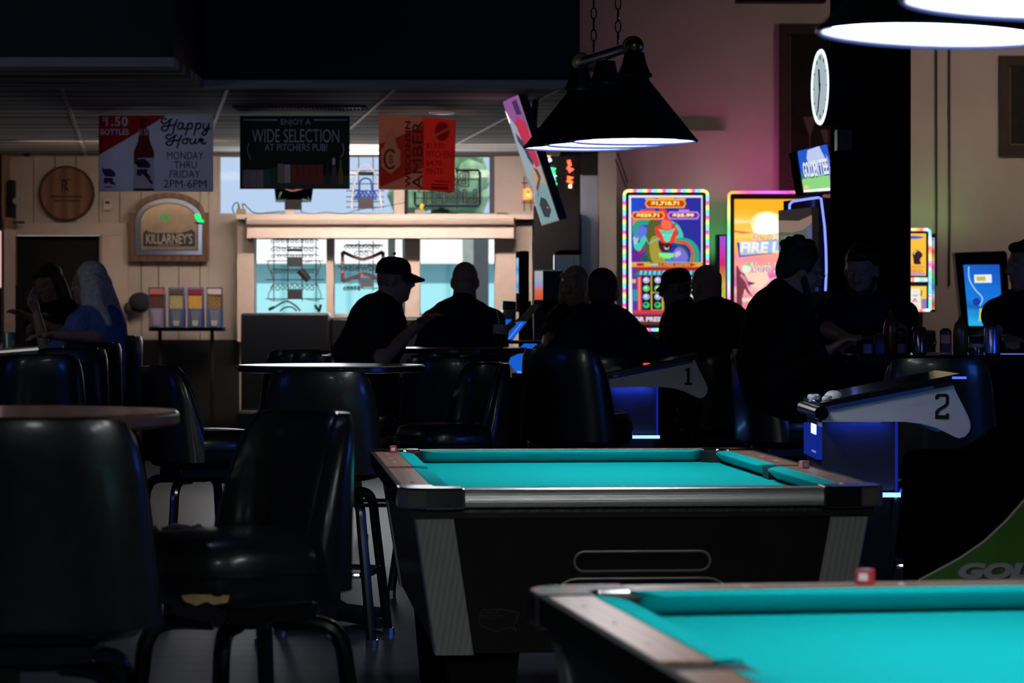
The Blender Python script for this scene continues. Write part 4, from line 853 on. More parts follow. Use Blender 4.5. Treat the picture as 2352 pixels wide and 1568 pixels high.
stool('black stool in the bar row, between that one and the grey haired person', 166, 15.0, 46, 1.065)
stool('farthest black stool of the row along the bar, under the grey haired person', 222, 15.95, 62, 1.09)
stool('black stool back right of the round table, left of console one', 1325, 13.3, -30, 1.06)
stool('black stool under the person with glasses', 1800, 13.4, -75, 1.055)
stool('black stool with a blue and green lit corner behind console two', 2150, 11.6, -6, 1.045)

# ================================================================== HIGH TABLES
def round_table(label, loc, dia, z, m, th=.03, eb=None):
    t = thing('round_table', label, 'table', loc, 0, 'round bar height tables'); r = dia/2
    MB().lathe([(0, z-th), (r-.02, z-th), (r-.004, z-th+.002), (r, z-th+.006), (r, z-.004), (r-.004, z), (0, z)], 64).build('tabletop', m, t)
    MB().lathe([(r+.0005, z-th+.005), (r+.003, z-th+.008), (r+.003, z-.008), (r+.0005, z-.005)], 64, caps=False).build('edge_band', eb or M['dchrome'], t)
    MB().lathe([(.038, .03), (.038, z-th-.01), (.10, z-th)], 20).build('pedestal', M['blackm'], t)
    mb = MB()
    for k in range(4):
        a = PI/4+k*PI/2; mb.tube([(0, 0, .055), (.30*math.cos(a), .30*math.sin(a), .025)], [.035, .02], 8)
    mb.lathe([(.07, .02), (.07, .08), (.038, .10)], 16); mb.build('cross_base', M['blackm'], t); return t
round_table('brown topped round bar table in front of the bar row', (X(7, 6.45), 6.45, 0), .77, 1.06, M['tabletop'], .034, mat('brown_table_edge', (.17,.085,.06), .45, noise=.2))
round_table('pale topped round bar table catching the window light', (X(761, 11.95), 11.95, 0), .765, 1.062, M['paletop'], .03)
round_table('distant round bar table between the capped and the bald person', (X(1040, 15.75), 15.75, 0), .80, 1.085, M['tabletop'], .032)
round_table('round bar table behind console one where two people lean together', (X(1620, 16.75), 16.75, 0), .75, 1.09, M['tabletop'], .03)
t = thing('condiment_table', 'dark bar height table crowded with condiments and drinks', 'table', (X(2190, 12.75), 12.75, 0)); zt = 1.095
MB().boxb(-.46, .62, -.36, .36, zt-.035, zt).build('tabletop', mat('black_laminate', (.012,.012,.016), .12, noise=.2), t, bevel=.006); MB().lathe([(.045, .03), (.045, zt-.035)], 16).build('pedestal', M['blackm'], t); MB().lathe([(.3, .0), (.3, .02), (.05, .05)], 24).build('base', M['blackm'], t)
CT = t
t = thing('bar_counter', 'dark bar counter running along the board wall side', 'bar', (X(0, 15.0)-.10, 15.6, 0))
MB().boxb(-.55, .0, -2.9, 2.6, 1.04, 1.08).build('countertop', mat('bar_top_varnish', (.03,.022,.018), .10, noise=.3), t, bevel=.008); MB().boxb(-.5, -.12, -2.8, 2.5, 0, 1.04).build('bar_front', M['black'], t)
MB().tube([(.01, -2.9, 1.06), (.01, 2.6, 1.06)], .022, 10).build('arm_rail', M['cab'], t)
t = thing('drink_glass', 'tall clear glass with a lime wedge on the bar counter', 'glass', (X(22, 15.5), 15.5, 1.08))
MB().lathe([(.032, 0), (.042, .14), (.040, .14), (.030, .006), (0, .006)], 24).build('tumbler', M['clear'], t); MB().lathe([(.029, .008), (.036, .09), (0, .09)], 20).build('drink', mat('pale_drink', (.30,.42,.42), .2, trans=.3), t); MB().ball((.02, -.02, .03), (.01, .01, .03), 8).build('lime_wedge', mat('lime', (.35,.55,.02), .5), t)
t = thing('drink_cup', 'clear plastic cup with a straw beside the bald person', 'cup', (X(1150, 15.6), 15.6, 1.085))
MB().lathe([(.035, 0), (.048, .13), (.046, .13), (.033, .005), (0, .005)], 24).build('cup_wall', M['clear'], t); MB().lathe([(.0335, .006), (.041, .075), (0, .075)], 20).build('drink', mat('dark_cola', (.01,.005,.004), .2), t); MB().lathe([(.041, .077), (.045, .125), (0, .125)], 20).build('crushed_ice', mat('cloudy_ice', (.5,.5,.6), .5, noise=.3, nscale=60), t); MB().tube([(.01, 0, .02), (-.02, 0, .20)], .004, 6).build('straw', M['white'], t)
# condiments
def on(u, d, z=1.095): return (X(u, d), d, z)
def lath(label, nm, cat, u, d, parts, group='condiments on the dark table'):
    t = thing(nm, label, cat, on(u, d), 0, group)
    for pn, prof, m in parts: MB().lathe(prof, 20).build(pn, m, t)
    return t
ket = mat('ketchup_red', (.10,.012,.010), .3, noise=.1); mus = mat('mustard_bottle', (.13,.10,.03), .3, noise=.1); dkgl = mat('dark_glass', (.02,.02,.025), .12)
lath('red squeeze bottle with a pointed tip on the condiment table', 'sauce_bottle', 'bottle', 2047, 12.75, [('body', [(.030, 0), (.034, .006), (.034, .11), (.030, .135), (.022, .15)], ket), ('nozzle', [(.020, .148), (.015, .155), (.004, .19), (0, .19)], ket)])
lath('brown squeeze bottle on the condiment table, right of the ring topped holder', 'sauce_bottle', 'bottle', 2206, 12.9, [('body', [(.030, 0), (.033, .006), (.033, .10), (.028, .125), (.02, .138)], mus), ('nozzle', [(.018, .136), (.014, .142), (.005, .165), (0, .165)], mus)])
glm = pane_glass('shaker_glass', (.75,.75,.9), .2); salt = mat('salt_fill', (.42,.40,.62), .8, noise=.1)
for u, d, lab in ((1993, 12.5, 'small glass jar at the edge of the condiment table by the sleeve'), (2022, 12.7, 'clear tumbler left of the red sauce bottle'), (2072, 12.65, 'salt shaker between the red bottle and the dark can'), (2172, 12.7, 'salt shaker left of the brown sauce bottle')):
    lath(lab, 'salt_shaker' if 'shaker' in lab else 'jar' if 'jar' in lab else 'tumbler', 'shaker' if 'shaker' in lab else 'glass', u, d, [('glass_wall', [(.024, 0), (.027, .004), (.025, .085), (.023, .085), (.022, .004), (0, .004)], glm), ('fill', [(.020, .005), (.021, .045), (0, .045)], salt)]+([('cap', [(.026, .084), (.026, .10), (.012, .112), (0, .112)], M['dchrome'])] if 'shaker' in lab else []))
lath('dark metal can with a blue streak of light on the condiment table', 'drink_can', 'can', 2111, 12.55, [('body', [(.026, 0), (.032, .008), (.032, .105), (.027, .116)], M['dchrome']), ('lid', [(.027, .116), (.025, .118), (0, .116)], M['chrome'])])
lath('blue lit drink can at the edge of the condiment table', 'drink_can', 'can', 2278, 12.42, [('body', [(.026, 0), (.032, .008), (.032, .108), (.027, .120)], mat('blue_silver_can', (.30,.32,.75), .25, .9, noise=.1)), ('lid', [(.027, .120), (.025, .122), (0, .120)], M['chrome'])])
lath('dark tin with a white label beside the blue can', 'tin', 'tin', 2242, 12.6, [('body', [(.033, 0), (.033, .075), (.030, .08), (0, .08)], dkgl), ('label', [(.0335, .030), (.0335, .046)], mat('grey_tin_label', (.35,.38,.38), .5))])
t = thing('menu_holder', 'small ring topped menu holder on the condiment table', 'holder', on(2137, 12.62), 0, 'condiments on the dark table')
MB().boxb(-.035, .035, -.02, .02, 0, .008).build('base', M['brass'], t); MB().tube([(0, 0, .006), (0, 0, .03)], .004, 6).tube([(.023*math.cos(a), 0, .053+.023*math.sin(a)) for a in [2*PI*i/20 for i in range(20)]], .005, 6, closed=True).build('ring', M['brass'], t)
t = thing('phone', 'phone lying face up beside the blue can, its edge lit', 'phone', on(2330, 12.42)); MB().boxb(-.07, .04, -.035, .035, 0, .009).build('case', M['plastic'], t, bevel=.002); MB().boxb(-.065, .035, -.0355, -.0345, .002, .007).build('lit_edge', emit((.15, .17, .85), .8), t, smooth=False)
t = thing('coaster', 'thin coaster with a cyan edge beside the dark tin', 'coaster', on(2246, 12.42)); MB().lathe([(0, 0), (.022, 0), (.022, .003), (0, .003)], 24).build('disc', mat('cyan_coaster', (.05,.45,.55), .4), t); MB().lathe([(.0222, .0005), (.0222, .0025)], 24).build('rim', M['chrome'], t)

# ================================================================== ARCADE CONSOLES
def console(label, anchor, num):
    """anchor = lower front corner of the white side panel; player stands at -x"""
    t = thing('arcade_console', label, 'arcade game', (anchor.x, anchor.y, 0), 0, 'numbered arcade consoles'); S_ = 9.6/F; z0 = anchor.z
    def q(u, v): return ((u-1890)*S_, z0-(v-967)*S_)
    Wd = .50
    fin = [(1886, 944), (1950, 932), (2100, 902), (2191, 883), (2194, 894), (2200, 907), (2211, 928.6), (2222, 950), (2228.6, 965.7), (2230, 978), (2227, 990), (2217, 1002), (2203, 1006), (2192, 1002), (2172, 992), (2148.6, 981), (2117, 973), (2080, 968), (1890, 968.6)]
    for k, y in ((0, 0), (1, Wd)):
        p = MB(); p.prism([q(*a) for a in fin], y, y+.018); p = p.build('side_panel', M['white'], t, smooth=False, bevel=.002)
        if k == 0:
            dig = {'2': [[(2148, 913), (2148, 908), (2153, 903), (2174, 903), (2179, 908), (2179, 927), (2172, 934), (2158, 942), (2155, 947), (2155, 952), (2172, 952), (2172, 948), (2179, 948), (2179, 961), (2148, 961), (2148, 944), (2152, 938), (2169, 928), (2172, 924), (2172, 912), (2169, 909.5), (2158, 909.5), (2155, 912), (2155, 916), (2148, 916)]],
                   '1': [[(2155, 908), (2163, 903), (2170, 903), (2170, 953), (2177, 953), (2177, 961), (2152, 961), (2152, 953), (2160, 953), (2160, 913), (2155, 914)]]}[num]
            mb = MB(); [mb.prism([q(*a) for a in pts], -.002, .0) for pts in dig]; mb.build('number', M['ink'], p, smooth=False)
    # sloping glass topped table, padded hand bar, trackball cluster
    n = MB(); a = q(1880, 936); b = q(2221, 872); e = q(2223, 866); c = q(1882, 929)
    n.prism([a, (b[0]-.02, b[1]), b, e, (e[0]-.03, e[1]+.014), (c[0], c[1]+.012), c], -.02, Wd+.03); n.build('slope_table', mat('black_glass_top', (.008,.009,.012), .09, coat=.5), t, bevel=.006)
    MB().tube([q(1884, 947)[:1]+(-.04,)+q(1884, 947)[1:], q(1884, 947)[:1]+(Wd+.05,)+q(1884, 947)[1:]], .023, 16).build('hand_bar', M['dchrome'], t)
    def top(f, y, dz=0): z = c[1]+.013+(e[1]-c[1])*f; return (c[0]+(e[0]-c[0])*f, y, z+dz)
    w = mat('clear_white_button', (.55,.57,.66), .25, noise=.1)
    MB().ball(top(.13, .16, -.008), (.034, .034, .028), 16).build('trackball', w, t)
    for f, y in ((.02, .30), (.05, .34), (.03, .40), (.08, .10), (.055, .05)): MB().lathe([(.014, -.012), (.014, .004), (.010, .009), (0, .010)], 12, c=top(f, y)).build('button', w, t)
    if num == '1': MB().box(top(.42, .02, .004), (.03, .05, .008)).build('red_lamp', emit((1, .06, .05), 1.4), t, smooth=False)
    else: MB().boxb(e[0]-.055, e[0]-.008, -.024, -.0205, e[1]-.004, e[1]+.004).build('blue_lamp', emit((.08, .16, 1), 1.2), t, smooth=False)
    # cabinet with recessed blue lit coin door, and blue strips
    zb = z0-172*S_; cw = 176*S_; dz0 = z0-.004
    MB().boxb(0, cw, .02, Wd, zb+.02, dz0).build('cabinet', mat('blue_black_laminate', (.018,.022,.04), .5, noise=.2), t, smooth=False)
    MB().boxb(.02, cw-.02, .08, Wd-.04, 0, zb+.02).build('base', M['black'], t, smooth=False)
    bl = emit((.06, .12, 1), 5.)
    MB().boxb(-.004, cw+.004, -.004, .016, zb-.002, zb+.012).boxb(-.004, .012, -.004, Wd, zb-.002, zb+.012).build('light_strip', emit((.16, .36, 1), 3.2), t, smooth=False)
    MB().boxb(.05, cw-.06, .004, .018, z0-.002, z0+.003).build('light_strip', bl, t, smooth=False)
    MB().boxb(cw-.012, cw-.004, .012, .019, zb+.012, z0).build('edge_strip', emit((.01, .03, .55), .55), t, smooth=False)
    MB().boxb(-.016, 0, .03, Wd-.03, zb+.12, z0-.02).build('coin_panel', emit((.01, .035, .42), .55), t, smooth=False)
    MB().boxb(-.019, -.016, .05, .20, z0-.045, z0-.012).build('panel_lamp', emit((.35, .45, 1), 2.5), t, smooth=False)
    MB().boxb(-.018, -.016, .06, .19, zb+.14, z0-.10).build('panel_sticker', mat('white_panel_sticker', (.55,.6,.9), .5), t, smooth=False)
    lo = bpy.data.lights.new('console_light', 'AREA'); lo.energy = .30 if num == '1' else .14; lo.color = (.03, .09, 1); lo.shape = 'RECTANGLE'; lo.size = cw*.8; lo.size_y = .02
    l = bpy.data.objects.new('console_light', lo); COL.objects.link(l); l.parent = t; l.location = (cw/2, -.012, z0-.006); l.rotation_euler = (R(20), 0, 0)
    return t
console('arcade console with a white side panel numbered two', P(1890, 968, 9.6), '2')
console('arcade console with a grey side panel numbered one', P(1393, 888, 14.03), '1')
# golf cabinet
GD = 7.3; t = thing('golf_cabinet', 'arcade golf cabinet with a green lettered side, beyond the nearest table', 'arcade game', P(2330, 1330, GD)); t.location.z = 0; B = Board(t, 2330, HY+F*CZ/GD, GD)
curve = [(2085, 1362), (2100, 1340), (2112, 1330), (2150, 1310), (2205, 1280), (2260, 1242), (2310, 1195), (2352, 1147), (2400, 1080)]
gb = HY+F*CZ/GD
p = B.poly('cabinet', [(2104, gb), (2104, 1060), (2116, 1046), (2140, 1042), (2250, 1040), (2290, 1010), (2352, 970), (2700, 900), (2700, gb)], mat('cabinet_black', (.0035,.0035,.005), .9, noise=.2, spec=0.), -.25, .25)
gm = mat('grass_green_print', (.055,.20,.012), .45, noise=.35, nscale=7)
curve = [(2105, 1352)]+curve[2:]
p = B.poly('green_panel', curve+[(2690, 1080), (2690, 1352)], gm, 0, .004); B.poly('silver_edge', stroke(curve, 4), M['paper'], .004, .002)
lp = mat('silver_letter', (.50,.48,.55), .4, noise=.05); B.text('GOLDEN', (2200, 2530, 1291.5, 1329), lp, bold=.06, shear=.25, lift=.006); B.text('GOLDEN', (2204, 2534, 1294, 1331), mat('brown_letter_shadow', (.03,.012,.008), .6), bold=.06, shear=.25, lift=.0045)
# golf game tower with blue edge light, monitor and tilted marquee
gt = thing('golf_game_tower', 'tall golf game tower with a blue light edge and tilted picture sign on top', 'arcade game', (X(1860, 17.4), 17.4, 0)); O = gt.location
led = emit((.20, .26, 1), 1.6)
qb = [P(1816, 461, 17.3), P(1888, 452, 17.6), P(1903, 800, 17.6), P(1822, 800, 17.3)]
Q = QBoard(gt, *qb); Q.poly('tower_front', [(0, 0), (1, 0), (1, 1), (0, 1)], mat('navy_gloss', (.012,.014,.035), .25), -.05, .05)
MB().hexa([P(1818, 1215, 17.35)-O+Vector((0,0,0)), P(1900, 1195, 17.65)-O, P(1900, 1195, 18.0)-O, P(1830, 1195, 18.0)-O], [P(1818, 462, 17.35)-O, P(1888, 453, 17.65)-O, P(1915, 455, 18.0)-O, P(1845, 462, 18.0)-O]).build('tower_body', M['black'], gt, smooth=False)
MB().tube([P(a, b, c)-O for a, b, c in ((1813.5, 483, 17.25), (1813.5, 470, 17.25), (1820, 462.5, 17.28), (1850, 457.5, 17.4), (1880, 453.5, 17.52), (1886, 456, 17.54), (1889, 480, 17.54), (1894, 520, 17.54), (1897, 570, 17.54), (1898, 620, 17.54), (1896, 668, 17.54))], .0075, 8).build('light_edge', led, gt)
MB().tube([P(a, b, c)-O for a, b, c in ((1902, 458, 17.9), (1912, 500, 17.9), (1910, 660, 17.9))], .014, 8).build('back_tube', mat('olive_reflector', (.10,.14,.05), .25, .6), gt)
mq = [P(1831, 347.5, 17.0), P(1898.5, 331.5, 17.35), P(1918, 437.5, 17.25), P(1845, 442, 16.9)]
MQ = QBoard(gt, *mq)
k = MQ.poly('marquee_case', [(-.02, -.02), (1.04, -.03), (1.03, 1.02), (-.01, 1.02)], M['black'], -.05, .048)
MQ.poly('marquee_sky', [(0, 0), (1, 0), (1, .68), (0, .68)], emit_ramp([(0, (.02,.10,.62)), (.55, (.10,.25,.75)), (1, (.50,.62,.90))], (0,0,-1), 3., 1.0, 1., .5, False), .002, .001, parent=k)
MQ.poly('marquee_cloud', [(.32, .03), (.72, .0), (.85, .3), (.9, .42), (.3, .42), (.25, .2)], emit((.52, .60, .88), 1.), .0035, .001, parent=k)
MQ.poly('marquee_grass', [(0, .66), (1, .60), (1, .94), (0, .98)], emit((.30, .72, .24), .95), .0035, .001, parent=k); MQ.poly('marquee_trees', [(0, .5), (.10, .55), (.12, .66), (0, .70)], emit((.04, .22, .2), 1), .004, .001, parent=k)
MQ.poly('marquee_base_light', [(0, .95), (1, .93), (1, 1.0), (0, 1.0)], emit((.85, .82, .98), 1.2), .0045, .001, parent=k); MQ.poly('marquee_sand', [(.02, .85), (.1, .82), (.2, .9), (.12, .95), (.04, .95)], emit((.85, .62, .25), 1), .0045, .001, parent=k)
MQ.poly('marquee_stroke', [(.88, .2), (.95, .3), (.96, .78), (.86, .76), (.90, .5)], emit((.32, .30, .72), 1), .004, .001, parent=k)
MQ.text('GOLDEN', (.07, .57, .295, .655), emit((.80, .82, .96), 1), parent=k, lift=.006, bold=.03); MQ.text('TEE', (.59, .88, .295, .635), emit((.80, .82, .96), 1), parent=k, lift=.006, bold=.03)
MQ.text('GOLDEN', (.08, .585, .33, .69), emit((.04, .20, .14), 1), parent=k, lift=.0055, bold=.03, thick=.0003); MQ.text('TEE', (.60, .89, .33, .67), emit((.04, .20, .14), 1), parent=k, lift=.0055, bold=.03, thick=.0003)
MB().tube([P(1880, 440, 17.6)-O, P(1876, 470, 17.6)-O], .03, 10).build('marquee_post', M['black'], gt)
mb = MB(); [mb.ball(P(u, v, 17.5)-O, .004, 6) for u, v in ((1890, 448), (1901, 448), (1915, 447))]; mb.build('screws', M['chrome'], gt)
t = thing('monitor', 'small dark monitor with a painted reflection of the room, in front of the blue edged tower', 'monitor', P(1826, 515, 16.6)); O = t.location
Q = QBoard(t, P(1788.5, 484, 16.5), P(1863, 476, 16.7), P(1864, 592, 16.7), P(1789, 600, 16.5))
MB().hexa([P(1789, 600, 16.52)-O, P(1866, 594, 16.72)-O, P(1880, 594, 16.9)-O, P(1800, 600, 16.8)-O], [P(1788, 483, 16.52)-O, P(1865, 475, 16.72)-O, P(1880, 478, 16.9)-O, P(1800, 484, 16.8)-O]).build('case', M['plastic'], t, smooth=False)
Q.poly('screen', [(0, 0), (1, 0), (1, 1), (0, 1)], emit((.10, .13, .11), .8), .001)  # the reflected room is painted on the screen in glowing shapes
Q.poly('reflection_top', [(0, 0), (1, 0), (1, .17), (.6, .24), (0, .20)], emit((.03, .022, .022), 1), .0025); Q.poly('reflection_band', [(0, .19), (.6, .24), (1, .15), (1, .31), (.7, .43), (.4, .46), (0, .42)], emit((.30, .20, .15), .8), .004)
Q.poly('reflection_side', [(.82, .40), (1, .34), (1, .95), (.95, .95)], emit((.12, .13, .26), .8), .004)
Q.polys('reflection_text', [[(.05+.09*i, .5+.13*j), (.11+.09*i, .5+.13*j), (.11+.09*i, .56+.13*j), (.05+.09*i, .56+.13*j)] for i in range(5) for j in range(3)], emit((.20, .23, .18), .8), .004)
MB().tube([P(1830, 600, 16.75)-O, P(1832, 1200, 16.75)-O], .03, 10).lathe([(.2, -O.z), (.2, -O.z+.02)], 20).build('stand', M['black'], t)

# ================================================================== SLOT MACHINES
rain = [(0, (1,.03,.55)), (.10, (1,.1,.6)), (.22, (.1,.6,1)), (.38, (.15,.95,.9)), (.50, (.15,1,.45)), (.62, (1,.85,.1)), (.78, (1,.72,.30)), (.88, (1,.25,.12)), (1, (1,.03,.55))]
FD = 24.3
def rr_path(u0, u1, v0, v1, r, bot=True):
    pts = [(u0, v1)]; pts += [(u0+r-r*math.cos(a), v0+r-r*math.sin(a)) for a in [PI/2*k/5 for k in range(6)]]
    pts += [(u1-r+r*math.sin(a), v0+r-r*math.cos(a)) for a in [PI/2*k/5 for k in range(6)]]+[(u1, v1)]; return pts
def slot_body(t, B, u0, u1, v0, v1, ledm, r=9, close=True):
    S_ = B.S; x0, x1 = (u0-B.u0)*S_, (u1-B.u0)*S_; z1 = -(v0-B.v0)*S_; z0 = -t.location.z
    MB().boxb(x0+.01, x1-.01, .03, .40, -(v1-B.v0)*S_, z1-.01).build('screen_cabinet', M['black'], t, smooth=False, bevel=.02)
    MB().boxb(x0-.02, x1+.02, -.22, .42, z0, -(v1+45-B.v0)*S_).boxb(x0+.05, x1-.05, .05, .4, -(v1+45-B.v0)*S_, -(v1-B.v0)*S_).build('lower_cabinet', M['black'], t, smooth=False, bevel=.015)
    pth = rr_path(u0, u1, v0, v1, r); tm, sm = ledm if isinstance(ledm, tuple) else (ledm, ledm)
    for i, (seg, m) in enumerate(((pth[:6], sm), (pth[5:9], tm), (pth[8:], sm), ([pth[-1], pth[0]], tm))): MB().tube([B.fn(a, b, .0) for a, b in seg], .0115, 8).build('light_frame', m, t)
# dragon machine
t = thing('slot_machine', 'rainbow framed slot machine with a green dragon on its screen', 'slot machine', P(1529, 597, FD), group='slot machines along the back wall'); B = Board(t, 1529, 597, FD)
slot_body(t, B, 1434, 1625, 438, 757, (emit_ramp(rain, (1,0,0), 8.2, .1, 2.0), emit_ramp(rain, (0,0,1), 8.2, .1, 2.0)))
def zd(x, y): return (1420+x/4.614, 420+y/4.614)
def dp(name, pts, c, l, s=1., sm=False):
    if sm: pts = [tuple(p) for p in spline(pts, 4, True)]
    B.poly(name, [zd(*p) for p in pts], emit(c, s) if isinstance(c, tuple) else c, .002+l*.0014, .0012, parent=SCR)
SCR = None; SCR = B.rect('screen', *[*(zd(112, 0)[0], zd(893, 0)[0])], zd(0, 132)[1], zd(0, 1500)[1], emit((.80, .78, .88), 1.1), .0, .002)
dp('night_sky', [(135, 155), (880, 155), (880, 840), (140, 840)], emit_ramp([(0, (.02,.02,.30)), (.5, (.02,.08,.62)), (1, (.03,.03,.34))], (1,0,.3), 2.2, .5, 1., .5, False), 1)
dp('orange_glow', [(150, 390), (240, 390), (170, 430), (150, 480)], (.85, .22, .03), 2); dp('rock', [(150, 690), (240, 700), (290, 840), (145, 840)], (.14, .02, .30), 2); dp('rock_edge', [(200, 720), (280, 680), (290, 700), (230, 760)], (.45, .02, .08), 3)
dp('moon', [(190, 500), (250, 455), (300, 480), (300, 560), (240, 600), (195, 580)], (.12, .18, .75), 2, 1, True)
g1, g2, g3 = (.03, .36, .26), (.06, .62, .45), (.01, .12, .09)
dp('body_coil', [(160, 560), (150, 460), (200, 400), (300, 385), (380, 400), (340, 440), (240, 450), (200, 500), (190, 560)], g1, 3, 1, True)
dp('body_coil', [(560, 400), (640, 450), (685, 540), (680, 610), (600, 600), (640, 530), (600, 450)], g2, 3, 1, True)
dp('body_coil', [(590, 600), (680, 580), (780, 610), (850, 700), (855, 840), (760, 840), (770, 740), (720, 660), (600, 640)], g1, 4, 1, True)
dp('coil_ridge', [(570, 615), (680, 610), (760, 650), (800, 740), (790, 840), (765, 840), (775, 750), (730, 670), (640, 635)], (.75, .09, .03), 5, 1, True)
dp('coil_inner', [(600, 650), (690, 670), (740, 740), (745, 840), (715, 840), (700, 740), (640, 680)], g3, 5, 1, True)
dp('neck', [(330, 400), (400, 380), (440, 430), (400, 560), (440, 700), (500, 840), (330, 840), (280, 700), (300, 520)], (.10, .12, .03), 5, 1, True)
dp('belly', [(350, 580), (420, 570), (430, 680), (500, 840), (370, 840), (330, 700)], (.38, .33, .04), 6, 1, True)
dp('arm', [(280, 560), (300, 600), (250, 690), (220, 720), (170, 690), (160, 590), (190, 580), (215, 640), (240, 590)], g2, 6, 1, True); dp('claw', [(155, 580), (175, 560), (185, 620), (205, 565), (215, 600), (180, 660)], (.55, .6, .62), 7)
dp('tail_shadow', [(230, 840), (260, 770), (310, 760), (330, 840)], g3, 6)
dp('mane', [(430, 270), (500, 280), (540, 380), (600, 450), (630, 500), (620, 560), (570, 640), (470, 640), (410, 560), (385, 480), (450, 440), (470, 380)], (.80, .05, .03), 7, 1, True)
dp('crest', [(460, 400), (510, 390), (560, 420), (565, 470), (520, 495), (460, 470)], (.95, .16, .08), 8, 1, True)
dp('horn', [(440, 450), (400, 395), (440, 400), (460, 440)], (.20, .08, .06), 8); dp('horn', [(570, 450), (640, 395), (610, 440), (575, 470)], (.20, .08, .06), 8)
dp('face', [(425, 490), (515, 510), (605, 480), (570, 540), (545, 615), (515, 630), (485, 610), (465, 545)], g2, 9, 1.1); dp('snout', [(490, 540), (540, 540), (545, 610), (515, 630), (490, 610)], (.14, .75, .60), 10)
dp('eye', [(455, 540), (490, 555), (480, 565)], (.95, .75, .1), 11); dp('eye', [(575, 540), (540, 555), (550, 565)], (.95, .75, .1), 11)
dp('jaw', [(430, 620), (480, 640), (550, 640), (570, 690), (500, 730), (440, 700)], (.06, .012, .012), 9, 1, True); dp('teeth', [(480, 665), (500, 690), (530, 690), (545, 660), (530, 705), (495, 705)], (.7, .6, .5), 10)
dp('whisker', stroke([(300, 600), (320, 645), (380, 610), (440, 590)], 8), (.25, .7, .6), 10)
dp('crystal', [(590, 720), (640, 680), (700, 710), (740, 790), (700, 825), (580, 810)], (.22, .16, .66), 7, 1, True); dp('crystal_shine', [(600, 740), (650, 720), (660, 760), (610, 790)], (.55, .5, .85), 8, 1, True); dp('water', [(500, 800), (740, 825), (740, 840), (500, 840)], (.08, .22, .75), 8)
B.text('PANDA', (zd(430, 0)[0], zd(592, 0)[0], zd(0, 742)[1], zd(0, 782)[1]), emit((.25, .95, .25), 1), parent=SCR, lift=.02, bold=.06) if False else dp('title_word', [(430, 740), (590, 745), (588, 785), (560, 790), (555, 802), (470, 800), (468, 785), (432, 785)], (.25, .9, .2), 12)
for x0, x1, y0, y1, c, fr_, s in ((285, 715, 178, 262, (.55, .05, .01), (.95, .42, .05), '$1,710.71'), (140, 490, 308, 385, (.55, .03, .02), (.95, .40, .10), '$529.71'), (522, 858, 308, 382, (.16, .02, .42), (.60, .28, .80), '$25.99')):
    def cap(e): return [(x0+22-e, y0-e), (x1-22+e, y0-e), (x1+e, (y0+y1)/2), (x1-22+e, y1+e), (x0+22-e, y1+e), (x0-e, (y0+y1)/2)]
    dp('prize_frame', cap(4), fr_, 12); dp('prize_plate', cap(-9), c, 13)
    w = x1-x0; B.text(s, (zd(x0+w*.15, 0)[0], zd(x1-w*.17, 0)[0], zd(0, y0+18)[1], zd(0, y1-18)[1]), emit((1, .78, .18), 1.3), parent=SCR, lift=.022, bold=.04)
dp('prize_crown', [(275, 165), (350, 160), (420, 170), (430, 150), (580, 150), (590, 170), (650, 160), (720, 165), (700, 185), (300, 185)], (.90, .45, .04), 12); dp('prize_title', [(232, 282), (385, 280), (388, 306), (232, 308)], (.85, .06, .10), 12); dp('prize_title', [(640, 282), (750, 282), (750, 306), (640, 308)], (.55, .22, .80), 12)
dp('award_bar', [(140, 842), (892, 842), (892, 890), (140, 890)], (.85, .38, .04), 12); dp('award_bar_red', [(195, 850), (270, 850), (270, 880), (195, 880)], (.4, .02, .02), 13); dp('award_bar_red', [(330, 846), (770, 848), (830, 866), (770, 884), (330, 882)], (.35, .03, .02), 13); dp('award_bar_mint', [(330, 855), (425, 853), (425, 876), (330, 878)], (.25, .70, .45), 14)
B.text('5 FREE GAMES', (zd(440, 0)[0], zd(760, 0)[0], zd(0, 854)[1], zd(0, 877)[1]), emit((.95, .65, .2), 1), parent=SCR, lift=.024)
dp('reel_backdrop', [(140, 890), (892, 890), (892, 1400), (150, 1400)], (.10, .05, .30), 11); dp('eave_red', [(200, 890), (892, 890), (892, 935), (190, 935)], (.40, .02, .03), 12); dp('eave', [(230, 930), (880, 930), (880, 975), (165, 978)], (.02, .22, .30), 13)
for k in range(13): dp('eave_tile', [(232+k*48, 930), (255+k*48, 930), (250+k*48, 972), (222+k*48, 972)], (.20, .65, .75), 14)
dp('gate_post', [(200, 1000), (243, 990), (243, 1350), (205, 1350)], (.85, .06, .08), 13); dp('gate_post', [(212, 1000), (230, 1000), (230, 1350), (216, 1350)], (.95, .28, .12), 14); dp('sea', [(150, 1130), (200, 1130), (200, 1250), (155, 1250)], (.03, .30, .42), 12); dp('lantern', [(145, 1020), (185, 1020), (185, 1060), (145, 1060)], (.9, .45, .15), 12)
dp('reel_field', [(245, 985), (870, 985), (870, 1345), (255, 1345)], (.012, .008, .010), 12)
for k in range(4): dp('reel_divider', [(342+k*125, 985), (356+k*125, 985), (358+k*125, 1345), (346+k*125, 1345)], (.60, .40, .05), 13)
for col in range(5):
    for row, c in enumerate(((.60, .50, .85), (.20, .65, .20), (.40, .50, .85), (.06, .60, .20))):
        cx, cy = 296+col*122, 1030+row*88; dp('reel_symbol', ell(cx, cy, 36, 34, 14), c, 13, .9); dp('symbol_shine', ell(cx-6, cy-8, 16, 13, 10), tuple(min(1, a*1.5+.1) for a in c) if row < 3 else (.01, .03, .01), 14)
dp('reel_box', stroke([(350, 1160), (465, 1160), (465, 1345), (352, 1345), (350, 1160)], 9), (.75, .55, .08), 15)
